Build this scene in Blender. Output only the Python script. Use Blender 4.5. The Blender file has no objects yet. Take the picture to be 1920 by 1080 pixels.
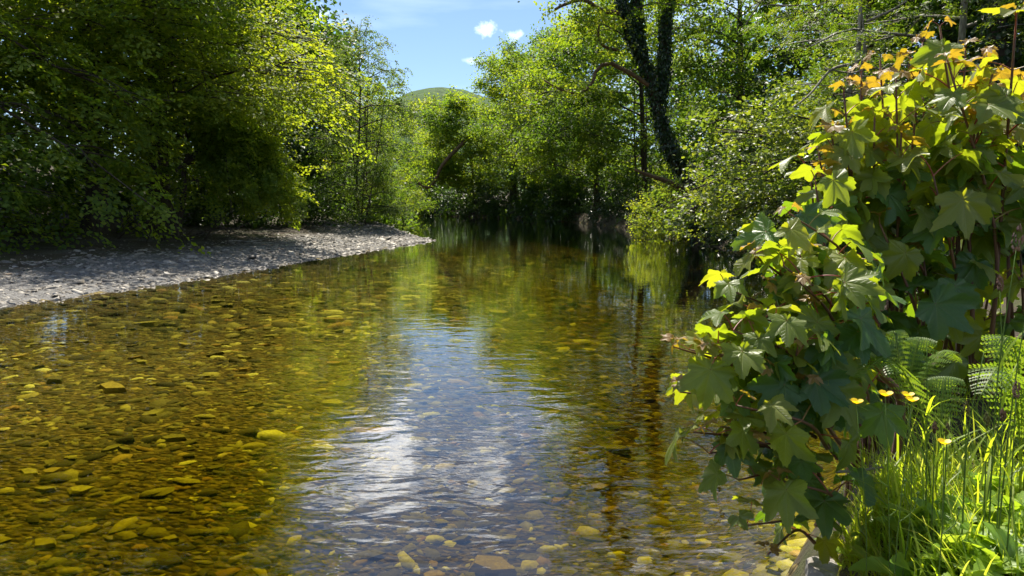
import bpy, math, random
import numpy as np
from mathutils import Vector, Matrix, Euler

random.seed(11)
rng = np.random.default_rng(11)
R_ = math.radians
scene = bpy.context.scene
COL = scene.collection

# ------------------------------------------------------------------ camera
PITCH = 7.0
CAM_H = 1.7
cam_d = bpy.data.cameras.new('camera')
cam_d.lens = 24.0
cam_d.sensor_width = 36.0
cam_d.clip_start = 0.05
cam_d.clip_end = 6000
cam = bpy.data.objects.new('camera', cam_d)
cam.location = (0, 0, CAM_H)
cam.rotation_euler = (R_(90 - PITCH), 0, 0)
COL.objects.link(cam)
scene.camera = cam


def at(px, py, Y):
    """world point at forward distance Y seen at a pixel of the 1920x1080 photograph"""
    cx, cy = (px - 960) / 1280, (540 - py) / 1280
    c, s = math.cos(R_(PITCH)), math.sin(R_(PITCH))
    d = np.array([cx, c + cy * s, -s + cy * c])
    return np.array([0, 0, CAM_H]) + d * (Y / d[1])


# ------------------------------------------------------------------ world, sun, exposure
SUN_AZ = -3.0      # degrees from +Y, negative = towards -X
SUN_EL = 61.0
w = bpy.data.worlds.new('World')
scene.world = w
w.use_nodes = True
nt = w.node_tree
nt.nodes.clear()


def N(nt, typ, **kw):
    n = nt.nodes.new(typ)
    for k, v in kw.items():
        if k.startswith('i_'):
            n.inputs[int(k[2:])].default_value = v
        else:
            setattr(n, k, v)
    return n


def MATH(nt, op, a, b=None, c=None, clamp=False):
    n = nt.nodes.new('ShaderNodeMath')
    n.operation = op
    n.use_clamp = clamp
    for i, v in enumerate((a, b, c)):
        if v is None:
            continue
        if isinstance(v, (int, float)):
            n.inputs[i].default_value = v
        else:
            nt.links.new(v, n.inputs[i])
    return n.outputs[0]


sky = N(nt, 'ShaderNodeTexSky', sky_type='NISHITA')
sky.sun_disc = False
sky.sun_elevation = R_(SUN_EL)
sky.sun_rotation = R_(SUN_AZ)
sky.air_density = 1.0
sky.dust_density = 0.4
sky.ozone_density = 5.5
tc = N(nt, 'ShaderNodeTexCoord')
sep = N(nt, 'ShaderNodeSeparateXYZ')
nt.links.new(tc.outputs['Generated'], sep.inputs[0])
az = MATH(nt, 'MULTIPLY', MATH(nt, 'ARCTAN2', sep.outputs[0], sep.outputs[1]), 57.29578)
el = MATH(nt, 'MULTIPLY', MATH(nt, 'ARCSINE', sep.outputs[2]), 57.29578)
cloud_noise = N(nt, 'ShaderNodeTexNoise', noise_dimensions='3D')
cloud_noise.inputs['Scale'].default_value = 14.0
cloud_noise.inputs['Detail'].default_value = 9.0
cloud_noise.inputs['Roughness'].default_value = 0.62
nt.links.new(tc.outputs['Generated'], cloud_noise.inputs['Vector'])
cn = MATH(nt, 'SUBTRACT', cloud_noise.outputs['Fac'], 0.5)
fine_noise = N(nt, 'ShaderNodeTexNoise', noise_dimensions='3D')
fine_noise.inputs['Scale'].default_value = 60.0
fine_noise.inputs['Detail'].default_value = 6.0
nt.links.new(tc.outputs['Generated'], fine_noise.inputs['Vector'])
fn = MATH(nt, 'SUBTRACT', fine_noise.outputs['Fac'], 0.5)
# single clouds: (azimuth, elevation, half width, half height, noise weight, strength)
CLOUDS = [(-2.0, 13.7, .95, 0.65, 1.2, 1.0), (0.3, 13.2, 0.65, 0.5, 1.4, 0.7), (-3.3, 11.4, 1.0, 0.3, 1.0, 0.45),
          (-15.2, 14.4, .9, .8, 1.2, 0.6), (-11.0, 21.4, 9.0, 3.4, 1.3, 1.0), (0.0, 18.8, 7.0, 1.7, 1.8, 0.6),
          (-40, 24.0, 16.0, 5.0, 2.4, 1.0), (48, 21.0, 18.0, 5.0, 2.4, 1.0), (120, 20, 30, 5, 2.4, 1.0),
          (-120, 22, 30, 5, 2.4, 1.0), (-170, 26, 20, 5, 2.4, 1.0), (20, 34, 15, 4, 2.6, 0.8), (-20, 47, 22, 4, 2.6, .7)]
total = None
for a0, e0, sa, se, nw, st in CLOUDS:
    dx = MATH(nt, 'DIVIDE', MATH(nt, 'SUBTRACT', az, a0), sa)
    dy = MATH(nt, 'DIVIDE', MATH(nt, 'SUBTRACT', el, e0), se)
    d2 = MATH(nt, 'SQRT', MATH(nt, 'ADD', MATH(nt, 'MULTIPLY', dx, dx), MATH(nt, 'MULTIPLY', dy, dy)))
    v = MATH(nt, 'SUBTRACT', 1.0, d2)
    v = MATH(nt, 'ADD', v, MATH(nt, 'MULTIPLY', cn, 2.6 * nw))
    v = MATH(nt, 'ADD', v, MATH(nt, 'MULTIPLY', fn, 2.6 * nw if sa < 3 else 1.2 * nw))
    v = MATH(nt, 'MULTIPLY', MATH(nt, 'MULTIPLY', v, .36 if sa < 3 else 1.0, clamp=True), st)
    total = v if total is None else MATH(nt, 'MAXIMUM', total, v)
# thin high veil
veil = N(nt, 'ShaderNodeTexNoise', noise_dimensions='3D')
veil.inputs['Scale'].default_value = 2.2
veil.inputs['Detail'].default_value = 6.0
vm = N(nt, 'ShaderNodeMapping')
vm.inputs['Scale'].default_value = (1.0, 2.5, 6.0)
nt.links.new(tc.outputs['Generated'], vm.inputs[0])
nt.links.new(vm.outputs[0], veil.inputs['Vector'])
vv = MATH(nt, 'MULTIPLY', MATH(nt, 'SUBTRACT', veil.outputs['Fac'], 0.47, clamp=True), .5, clamp=True)
total = MATH(nt, 'MAXIMUM', total, vv)
cmix = N(nt, 'ShaderNodeMixRGB')
nt.links.new(total, cmix.inputs[0])
nt.links.new(sky.outputs[0], cmix.inputs[1])
cmix.inputs[2].default_value = (24.0, 24.6, 25.5, 1)
bg = N(nt, 'ShaderNodeBackground')
bg.inputs['Strength'].default_value = 0.078
nt.links.new(cmix.outputs[0], bg.inputs['Color'])
wo = N(nt, 'ShaderNodeOutputWorld')
nt.links.new(bg.outputs[0], wo.inputs[0])

sun_d = bpy.data.lights.new('sun', 'SUN')
sun_d.energy = 5.0
sun_d.angle = R_(0.53)
sun_d.color = (1.0, 0.93, 0.80)
sun = bpy.data.objects.new('sun', sun_d)
sd_ = Vector((math.sin(R_(SUN_AZ)) * math.cos(R_(SUN_EL)), math.cos(R_(SUN_AZ)) * math.cos(R_(SUN_EL)), math.sin(R_(SUN_EL))))
sun.rotation_euler = sd_.to_track_quat('Z', 'Y').to_euler()
sun.location = (0, 0, 40)
COL.objects.link(sun)

vs = scene.view_settings
vs.view_transform = 'Standard'
vs.look = 'None'
vs.exposure = 1.05
vs.gamma = 1.0
vs.use_curve_mapping = False
scene.cycles.max_bounces = 6
scene.cycles.use_adaptive_sampling = True
scene.cycles.adaptive_threshold = 0.02
scene.cycles.transparent_max_bounces = 12
scene.cycles.caustics_reflective = False
scene.cycles.caustics_refractive = False
scene.cycles.sample_clamp_indirect = 4.0


# ------------------------------------------------------------------ materials
def new_mat(name):
    m = bpy.data.materials.new(name)
    m.use_nodes = True
    m.node_tree.nodes.clear()
    return m, m.node_tree


def ramp(nt, fac, stops):
    r = nt.nodes.new('ShaderNodeValToRGB')
    e = r.color_ramp.elements
    while len(e) < len(stops):
        e.new(0.5)
    for i, (p, c) in enumerate(stops):
        e[i].position = p
        e[i].color = (*c, 1)
    nt.links.new(fac, r.inputs[0])
    return r.outputs[0]


def noise(nt, vec, scale, detail=4, rough=0.5, dist=0.0):
    n = nt.nodes.new('ShaderNodeTexNoise')
    n.inputs['Scale'].default_value = scale
    n.inputs['Detail'].default_value = detail
    n.inputs['Roughness'].default_value = rough
    n.inputs['Distortion'].default_value = dist
    if vec is not None:
        nt.links.new(vec, n.inputs['Vector'])
    return n.outputs['Fac']


def objco(nt, scale=(1, 1, 1), which='Object'):
    t = nt.nodes.new('ShaderNodeTexCoord')
    m = nt.nodes.new('ShaderNodeMapping')
    m.inputs['Scale'].default_value = scale
    nt.links.new(t.outputs[which], m.inputs[0])
    return m.outputs[0]


def world_pos(nt, scale=(1, 1, 1)):
    t = nt.nodes.new('ShaderNodeNewGeometry')
    m = nt.nodes.new('ShaderNodeMapping')
    m.inputs['Scale'].default_value = scale
    nt.links.new(t.outputs['Position'], m.inputs[0])
    return m.outputs[0]


def bump(nt, h, strength, dist):
    b = nt.nodes.new('ShaderNodeBump')
    b.inputs['Strength'].default_value = strength
    b.inputs['Distance'].default_value = dist
    nt.links.new(h, b.inputs['Height'])
    return b.outputs[0]


def attr(nt, name):
    a = nt.nodes.new('ShaderNodeAttribute')
    a.attribute_name = name
    return a.outputs['Fac']


def leaf_mat(name, refl, trans, tfac=0.45, rough=0.42, spec=0.5):
    """refl / trans: colour stops over the per-leaf attribute 'var'"""
    m, nt = new_mat(name)
    v = attr(nt, 'var')
    k = len(refl) - 1
    c = ramp(nt, v, [(i / k, col) for i, col in enumerate(refl)])
    k = len(trans) - 1
    t = ramp(nt, v, [(i / k, col) for i, col in enumerate(trans)])
    p = N(nt, 'ShaderNodeBsdfPrincipled')
    nt.links.new(c, p.inputs['Base Color'])
    p.inputs['Roughness'].default_value = rough
    p.inputs['Specular IOR Level'].default_value = spec
    tr = N(nt, 'ShaderNodeBsdfTranslucent')
    nt.links.new(t, tr.inputs['Color'])
    mx = N(nt, 'ShaderNodeMixShader')
    mx.inputs[0].default_value = tfac
    nt.links.new(p.outputs[0], mx.inputs[1])
    nt.links.new(tr.outputs[0], mx.inputs[2])
    o = N(nt, 'ShaderNodeOutputMaterial')
    nt.links.new(mx.outputs[0], o.inputs[0])
    return m


def surf_mat(name, color_fn, rough=0.9, bump_fn=None, spec=0.3):
    m, nt = new_mat(name)
    p = N(nt, 'ShaderNodeBsdfPrincipled')
    nt.links.new(color_fn(nt), p.inputs['Base Color'])
    p.inputs['Roughness'].default_value = rough
    p.inputs['Specular IOR Level'].default_value = spec
    if bump_fn:
        nt.links.new(bump_fn(nt), p.inputs['Normal'])
    o = N(nt, 'ShaderNodeOutputMaterial')
    nt.links.new(p.outputs[0], o.inputs[0])
    return m


M = {}
M['beech'] = leaf_mat('beech_leaf', [(.050, .095, .014), (.092, .150, .018), (.15, .20, .024)],
                      [(.20, .33, .014), (.42, .53, .018), (.56, .60, .024)], .53, 0.58, 0.35)
M['alder'] = leaf_mat('alder_leaf', [(0.027, 0.065, 0.013), (0.054, 0.105, 0.017), (0.099, 0.152, 0.021)],
                      [(0.125, 0.252, 0.013), (0.281, 0.441, 0.019), (0.498, 0.578, 0.028)], .48, 0.56, 0.35)
M['oak'] = leaf_mat('oak_leaf', [(0.033, 0.073, 0.011), (0.070, 0.124, 0.015), (0.129, 0.178, 0.021)],
                    [(0.177, 0.315, 0.013), (0.374, 0.525, 0.017), (0.623, 0.662, 0.028)], .50, 0.58, 0.35)
M['rowan'] = leaf_mat('rowan_leaf', [(0.027, 0.065, 0.015), (0.057, 0.105, 0.017), (0.093, 0.142, 0.021)],
                      [(0.114, 0.231, 0.013), (0.260, 0.400, 0.015), (0.436, 0.483, 0.019)], .48, 0.48, 0.40)
M['hazel'] = leaf_mat('hazel_leaf', [(.050, .085, .028), (.085, .125, .032), (.125, .165, .038)],
                      [(.16, .26, .02), (.30, .42, .02), (.46, .52, .03)], .44, 0.48, 0.50)
M['birch'] = leaf_mat('birch_leaf', [(0.035, 0.069, 0.019), (0.062, 0.105, 0.024), (0.093, 0.137, 0.028)],
                      [(0.114, 0.210, 0.019), (0.218, 0.347, 0.023), (0.353, 0.441, 0.028)], .46, 0.55, 0.35)
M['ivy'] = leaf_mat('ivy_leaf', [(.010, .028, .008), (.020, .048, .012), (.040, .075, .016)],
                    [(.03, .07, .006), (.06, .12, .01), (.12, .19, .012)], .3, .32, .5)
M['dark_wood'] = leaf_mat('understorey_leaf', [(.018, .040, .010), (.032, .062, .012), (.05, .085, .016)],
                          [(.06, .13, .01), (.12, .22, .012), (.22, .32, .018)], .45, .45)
M['hill_wood'] = leaf_mat('far_leaf', [(.05, .085, .02), (.08, .125, .026), (.11, .15, .03)],
                          [(.18, .28, .03), (.28, .38, .04), (.38, .44, .05)], .45, .5)
M['grass'] = leaf_mat('grass_blade', [(.095, .17, .012), (.16, .24, .016), (.28, .28, .06)],
                      [(.46, .66, .02), (.64, .76, .025), (.66, .62, .12)], .58, .45)
M['fern'] = leaf_mat('fern_leaf', [(.05, .11, .016), (.085, .15, .02), (.13, .19, .03)],
                     [(.22, .40, .02), (.34, .50, .02), (.44, .52, .04)], .48, .45)
M['weed'] = leaf_mat('weed_leaf', [(.11, .21, .022), (.16, .27, .03), (.24, .33, .045)],
                     [(.40, .62, .02), (.52, .70, .03), (.62, .72, .06)], .48, .45)
M['moss'] = leaf_mat('moss_tuft', [(.10, .12, .01), (.18, .18, .015), (.26, .24, .02)],
                     [(.3, .34, .01), (.42, .42, .02), (.5, .46, .03)], .35, .8)

M['bark'] = surf_mat('bark', lambda nt: ramp(nt, noise(nt, world_pos(nt, (6, 6, 1.5)), 2.0, 6, .6),
                     [(.3, (.030, .022, .015)), (.55, (.065, .052, .036)), (.75, (.10, .095, .06))]), .9,
                     lambda nt: bump(nt, noise(nt, world_pos(nt, (10, 10, 2)), 3.0, 5, .6), .8, .03))
M['pale_bark'] = surf_mat('pale_bark', lambda nt: ramp(nt, noise(nt, world_pos(nt, (6, 6, 2)), 3.0, 5, .6),
                          [(.3, (.10, .085, .06)), (.55, (.24, .22, .18)), (.75, (.36, .34, .29))]), .8,
                          lambda nt: bump(nt, noise(nt, world_pos(nt, (10, 10, 4)), 4.0, 4, .6), .5, .01))
M['red_bark'] = surf_mat('mossy_branch', lambda nt: ramp(nt, noise(nt, world_pos(nt, (4, 4, 4)), 2.0, 5, .6),
                         [(.3, (.07, .04, .022)), (.55, (.14, .085, .045)), (.7, (.15, .15, .03))]), .85,
                         lambda nt: bump(nt, noise(nt, world_pos(nt, (10, 10, 4)), 4.0, 4, .6), .5, .02))


def soil_col(nt):
    a = noise(nt, world_pos(nt), 1.2, 6, .65)
    return ramp(nt, a, [(.3, (.030, .022, .014)), (.5, (.060, .046, .028)), (.62, (.05, .055, .018)), (.8, (.075, .085, .02))])


M['soil'] = surf_mat('woodland_soil', soil_col, .95, lambda nt: bump(nt, noise(nt, world_pos(nt), 9, 6, .7), .9, .08))


def gravel_col(nt):
    v = nt.nodes.new('ShaderNodeTexVoronoi')
    v.inputs['Scale'].default_value = 26
    nt.links.new(world_pos(nt, (1, 1.6, 1)), v.inputs['Vector'])
    s = nt.nodes.new('ShaderNodeSeparateColor')
    nt.links.new(v.outputs['Color'], s.inputs[0])
    g = ramp(nt, s.outputs[0], [(0, (.075, .072, .07)), (.6, (.15, .147, .145)), (1, (.26, .25, .24))])
    mixn = N(nt, 'ShaderNodeMixRGB')
    e = nt.nodes.new('ShaderNodeAttribute')
    e.attribute_name = 'earth'
    nt.links.new(MATH(nt, 'ADD', e.outputs['Fac'], MATH(nt, 'MULTIPLY', MATH(nt, 'SUBTRACT', noise(nt, world_pos(nt), .9, 5), .5), 1.6), clamp=True), mixn.inputs[0])
    nt.links.new(g, mixn.inputs[1])
    nt.links.new(soil_col(nt), mixn.inputs[2])
    return mixn.outputs[0]


def voro_bump(sc, dist):
    def f(nt):
        v = nt.nodes.new('ShaderNodeTexVoronoi')
        v.inputs['Scale'].default_value = sc
        nt.links.new(world_pos(nt, (1, 1.6, 1)), v.inputs['Vector'])
        inv = MATH(nt, 'SUBTRACT', 1.0, v.outputs['Distance'])
        return bump(nt, inv, .9, dist)
    return f


M['gravel_bed'] = surf_mat('gravel_ground', gravel_col, .9, voro_bump(26, .03))


def bed_col(nt):
    v = nt.nodes.new('ShaderNodeTexVoronoi')
    v.inputs['Scale'].default_value = 20
    nt.links.new(world_pos(nt, (1, 1.8, 1)), v.inputs['Vector'])
    s = nt.nodes.new('ShaderNodeSeparateColor')
    nt.links.new(v.outputs['Color'], s.inputs[0])
    return ramp(nt, s.outputs[0], [(0, (.045, .030, .010)), (.5, (.11, .08, .02)), (.85, (.2, .15, .04)), (1, (.26, .19, .06))])


M['bed'] = surf_mat('riverbed_gravel', bed_col, .9, voro_bump(15, .05))

BED_STOPS = [(0, (0.037, 0.031, 0.012)), (.2, (0.091, 0.073, 0.019)), (.4, (0.159, 0.137, 0.034)), (.6, (0.256, 0.227, 0.054)), (.8, (0.439, 0.390, 0.078)),
             (.92, (0.329, 0.182, 0.042)), (1, (0.708, 0.676, 0.192))]
BAR_STOPS = [(0, (.075, .066, .055)), (.3, (.15, .136, .118)), (.6, (.245, .225, .195)), (.85, (.37, .345, .305)), (.95, (.26, .18, .11)), (1, (.55, .52, .46))]


def stone_mat(name, stops, by_object, rough):
    def col(nt):
        if by_object:
            v = MATH(nt, 'MULTIPLY_ADD', nt.nodes.new('ShaderNodeObjectInfo').outputs['Random'], .72, .24)
        else:
            v = attr(nt, 'var')
        c = ramp(nt, v, stops)
        nn = noise(nt, world_pos(nt), 28, 5, .65)
        mm = N(nt, 'ShaderNodeMixRGB', blend_type='MULTIPLY')
        mm.inputs[0].default_value = .8
        nt.links.new(c, mm.inputs[1])
        nt.links.new(ramp(nt, nn, [(.3, (.55, .5, .45)), (.65, (1.15, 1.15, 1.15))]), mm.inputs[2])
        return mm.outputs[0]
    return surf_mat(name, col, rough, lambda nt: bump(nt, noise(nt, world_pos(nt), 40, 5, .6), .5, .01), .4)


M['bed_stone'] = stone_mat('bed_stone', BED_STOPS, False, .8)
M['bed_stone_o'] = stone_mat('bed_stone_single', BED_STOPS, True, .8)
M['bar_stone'] = stone_mat('slate_stone', BAR_STOPS, False, .6)
M['bar_stone_o'] = stone_mat('slate_stone_single', BAR_STOPS, True, .6)


def hill_col(nt):
    a = noise(nt, world_pos(nt), .012, 5, .6)
    c = ramp(nt, a, [(.36, (0.030, 0.069, 0.013)), (.48, (0.048, 0.099, 0.022)), (.56, (0.067, 0.112, 0.032)), (.66, (0.039, 0.086, 0.022))])
    d = noise(nt, world_pos(nt), .11, 6, .7)
    mm = N(nt, 'ShaderNodeMixRGB')
    nt.links.new(ramp(nt, d, [(.50, (0, 0, 0)), (.60, (1, 1, 1))]), mm.inputs[0])
    nt.links.new(c, mm.inputs[1])
    mm.inputs[2].default_value = (.035, .058, .02, 1)
    return mm.outputs[0]


M['hill'] = surf_mat('hill_pasture', hill_col, 1.0, lambda nt: bump(nt, noise(nt, world_pos(nt), .06, 6, .7), .6, 6.0))


# water: see-through amber film with Fresnel reflection over the real bed
def make_water():
    m, nt = new_mat('river_water')
    p1 = noise(nt, world_pos(nt, (1.5, 3.2, 1)), 1.3, 2, .45, .8)
    p2 = noise(nt, world_pos(nt, (4.5, 9.0, 1)), 1.5, 2, .5, .5)
    p3 = noise(nt, world_pos(nt, (.35, .5, 1)), 1.0, 3, .5)
    gp = nt.nodes.new('ShaderNodeSeparateXYZ')
    nt.links.new(world_pos(nt), gp.inputs[0])
    riff = MATH(nt, 'MULTIPLY_ADD', gp.outputs[1], -.10, 1.5, clamp=False)
    riff = MATH(nt, 'MINIMUM', MATH(nt, 'MAXIMUM', riff, .26), 1.3)
    p1 = MATH(nt, 'MULTIPLY', p1, riff)
    big = MATH(nt, 'MULTIPLY', p1, MATH(nt, 'MULTIPLY_ADD', p3, 1.9, -.45, clamp=True))
    h = MATH(nt, 'ADD', MATH(nt, 'MULTIPLY', big, 1.0), MATH(nt, 'MULTIPLY', MATH(nt, 'MULTIPLY', p2, riff), .09))
    b = bump(nt, h, 1.0, .015)
    fr = N(nt, 'ShaderNodeFresnel')
    fr.inputs['IOR'].default_value = 1.42
    nt.links.new(b, fr.inputs['Normal'])
    gl = N(nt, 'ShaderNodeBsdfGlossy')
    gl.inputs['Roughness'].default_value = .0
    gl.inputs['Color'].default_value = (1, 1, 1, 1)
    nt.links.new(b, gl.inputs['Normal'])
    tr = N(nt, 'ShaderNodeBsdfTransparent')
    dep = nt.nodes.new('ShaderNodeAttribute')
    dep.attribute_name = 'depth'
    cc = nt.nodes.new('ShaderNodeCombineColor')
    for i_, sg in enumerate((.80, .90, 2.9)):
        nt.links.new(MATH(nt, 'POWER', 2.71828, MATH(nt, 'MULTIPLY', dep.outputs['Fac'], -sg)), cc.inputs[i_])
    nt.links.new(cc.outputs[0], tr.inputs['Color'])
    mx = N(nt, 'ShaderNodeMixShader')
    nt.links.new(MATH(nt, 'MULTIPLY', fr.outputs[0], 1.35, clamp=True), mx.inputs[0])
    nt.links.new(tr.outputs[0], mx.inputs[1])
    nt.links.new(gl.outputs[0], mx.inputs[2])
    o = N(nt, 'ShaderNodeOutputMaterial')
    nt.links.new(mx.outputs[0], o.inputs[0])
    return m


M['water'] = make_water()


# ------------------------------------------------------------------ mesh helpers
def mesh_np(name, V, F, mat, parent=None, var=None, smooth=False, kind=None, extra=None, uv=None):
    """V (n,3), F (m,3) or (m,4) -> one mesh object"""
    V = np.asarray(V, dtype=np.float32)
    F = np.asarray(F, dtype=np.int32)
    me = bpy.data.meshes.new(name)
    k = F.shape[1]
    me.vertices.add(len(V))
    me.vertices.foreach_set('co', V.ravel())
    me.loops.add(F.size)
    me.loops.foreach_set('vertex_index', F.ravel())
    me.polygons.add(len(F))
    me.polygons.foreach_set('loop_start', np.arange(0, F.size, k, dtype=np.int32))
    me.update(calc_edges=True)
    if smooth:
        me.polygons.foreach_set('use_smooth', np.ones(len(F), dtype=bool))
    if var is not None:
        a = me.attributes.new('var', 'FLOAT', 'FACE')
        a.data.foreach_set('value', np.asarray(var, dtype=np.float32))
    if extra:
        for nm, vals in extra.items():
            a = me.attributes.new(nm, 'FLOAT', 'POINT')
            a.data.foreach_set('value', np.asarray(vals, dtype=np.float32))
    for m_ in (mat if isinstance(mat, (list, tuple)) else [mat]):
        me.materials.append(m_)
    o = bpy.data.objects.new(name, me)
    COL.objects.link(o)
    if parent is not None:
        o.parent = parent
    if kind:
        o['kind'] = kind
    return o


def empty(name, loc, label, cat, group=None, rz=0.0):
    o = bpy.data.objects.new(name, None)
    o.empty_display_size = .1
    o.location = loc
    o.rotation_euler = (0, 0, rz)
    COL.objects.link(o)
    tag(o, label, cat, group)
    return o


def tag(o, label, cat, group=None):
    o['label'] = label
    o['category'] = cat
    if group:
        o['group'] = group
    return o


class Bag:
    """collects triangles"""
    def __init__(s):
        s.V, s.F, s.n, s.var = [], [], 0, []

    def add(s, V, F, var=None):
        V = np.asarray(V, float).reshape(-1, 3)
        F = np.asarray(F, int)
        s.V.append(V)
        s.F.append(F + s.n)
        s.n += len(V)
        if var is not None:
            s.var.append(np.broadcast_to(np.asarray(var, float), (len(F),)))

    def build(s, name, mat, parent=None, **kw):
        if not s.V:
            return None
        return mesh_np(name, np.concatenate(s.V), np.concatenate(s.F), mat, parent,
                       var=np.concatenate(s.var) if s.var else None, **kw)


def smooth_path(P, n):
    P = np.asarray(P, float)
    if len(P) < 3:
        t = np.linspace(0, 1, n)[:, None]
        return P[0] * (1 - t) + P[-1] * t
    Q = np.vstack([2 * P[0] - P[1], P, 2 * P[-1] - P[-2]])
    out = []
    m = len(P) - 1
    for t in np.linspace(0, m, n):
        i = min(int(t), m - 1)
        f = t - i
        a, b, c, d = Q[i], Q[i + 1], Q[i + 2], Q[i + 3]
        out.append(.5 * ((2 * b) + (-a + c) * f + (2 * a - 5 * b + 4 * c - d) * f * f + (-a + 3 * b - 3 * c + d) * f ** 3))
    return np.array(out)


def tube(P, r, sides=6, cap=True):
    """quad-free tube: returns V, triangles"""
    P = np.asarray(P, float)
    n = len(P)
    r = np.broadcast_to(np.asarray(r, float), (n,))
    T = np.gradient(P, axis=0)
    T /= np.linalg.norm(T, axis=1)[:, None] + 1e-9
    ref = np.array([0, 0, 1.0]) if abs(T[0, 2]) < .9 else np.array([1.0, 0, 0])
    u = np.cross(T[0], ref)
    u /= np.linalg.norm(u)
    V = []
    ang = np.linspace(0, 2 * np.pi, sides, endpoint=False)
    for i in range(n):
        u = u - T[i] * np.dot(u, T[i])
        u /= np.linalg.norm(u) + 1e-9
        v = np.cross(T[i], u)
        V.append(P[i] + r[i] * (np.cos(ang)[:, None] * u + np.sin(ang)[:, None] * v))
    V = np.concatenate(V)
    a = np.arange(sides)
    b = (a + 1) % sides
    F = []
    for i in range(n - 1):
        o = i * sides
        F.append(np.stack([o + a, o + b, o + sides + b], 1))
        F.append(np.stack([o + a, o + sides + b, o + sides + a], 1))
    if cap:
        V = np.vstack([V, P[-1] + T[-1] * r[-1] * .3])
        o = (n - 1) * sides
        F.append(np.stack([o + a, o + b, np.full(sides, len(V) - 1)], 1))
    return V, np.concatenate(F)


def vnoise(x, y, seed=0):
    """value noise, 0..1"""
    xi, yi = np.floor(x).astype(np.int64), np.floor(y).astype(np.int64)
    fx, fy = x - xi, y - yi
    fx, fy = fx * fx * (3 - 2 * fx), fy * fy * (3 - 2 * fy)

    def hsh(a, b):
        v = np.sin(a * 127.1 + b * 311.7 + seed * 74.7) * 43758.5453
        return v - np.floor(v)
    return (hsh(xi, yi) * (1 - fx) + hsh(xi + 1, yi) * fx) * (1 - fy) + (hsh(xi, yi + 1) * (1 - fx) + hsh(xi + 1, yi + 1) * fx) * fy


# ------------------------------------------------------------------ terrain
LEFT = [(-200, -120), (-60, -30), (-30, -7), (-16, 3.2), (-11.5, 7.2), (-8.6, 11.1), (-7.1, 15.9), (-6.0, 21.4), (-4.8, 27), (-3.9, 31), (-3.7, 32.4),
        (-4.6, 34.5), (-6.6, 39), (-8.2, 47), (-9.4, 58), (-12, 75), (-20, 95), (-34, 112), (-70, 140), (-200, 200)]
RIGHT = [(-200, -150), (-60, -48), (-20, -14), (-6, -2.2), (-1.6, .1), (-.2, .45), (.22, 1.0), (.44, 1.6), (.68, 2.0), (1.0, 2.5), (1.5, 3.3), (2.7, 4.8), (4.4, 7.5), (6.2, 11.5), (7.2, 16),
         (7.8, 21), (8.3, 30), (8.2, 46), (5.8, 65), (2.4, 77), (-4, 90), (-15, 105), (-30, 122), (-70, 160), (-200, 230)]
LP, RP = smooth_path(LEFT, 160)[:, :2] if len(LEFT[0]) == 3 else smooth_path([(a, b, 0) for a, b in LEFT], 160)[:, :2], smooth_path([(a, b, 0) for a, b in RIGHT], 180)[:, :2]
POLY = np.vstack([LP, RP[::-1]])


def dist_poly(x, y, P):
    best = np.full(x.shape, 1e9)
    for i in range(len(P) - 1):
        a, b = P[i], P[i + 1]
        d = b - a
        L2 = d @ d + 1e-12
        t = np.clip(((x - a[0]) * d[0] + (y - a[1]) * d[1]) / L2, 0, 1)
        q = (x - a[0] - t * d[0]) ** 2 + (y - a[1] - t * d[1]) ** 2
        best = np.minimum(best, q)
    return np.sqrt(best)


def inside(x, y):
    c = np.zeros(x.shape, bool)
    j = len(POLY) - 1
    for i in range(len(POLY)):
        xi, yi = POLY[i]
        xj, yj = POLY[j]
        if yi != yj:
            m = ((yi > y) != (yj > y)) & (x < (xj - xi) * (y - yi) / (yj - yi) + xi)
            c ^= m
        j = i
    return c


def sstep(a, b, x):
    t = np.clip((x - a) / (b - a), 0, 1)
    return t * t * (3 - 2 * t)


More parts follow.
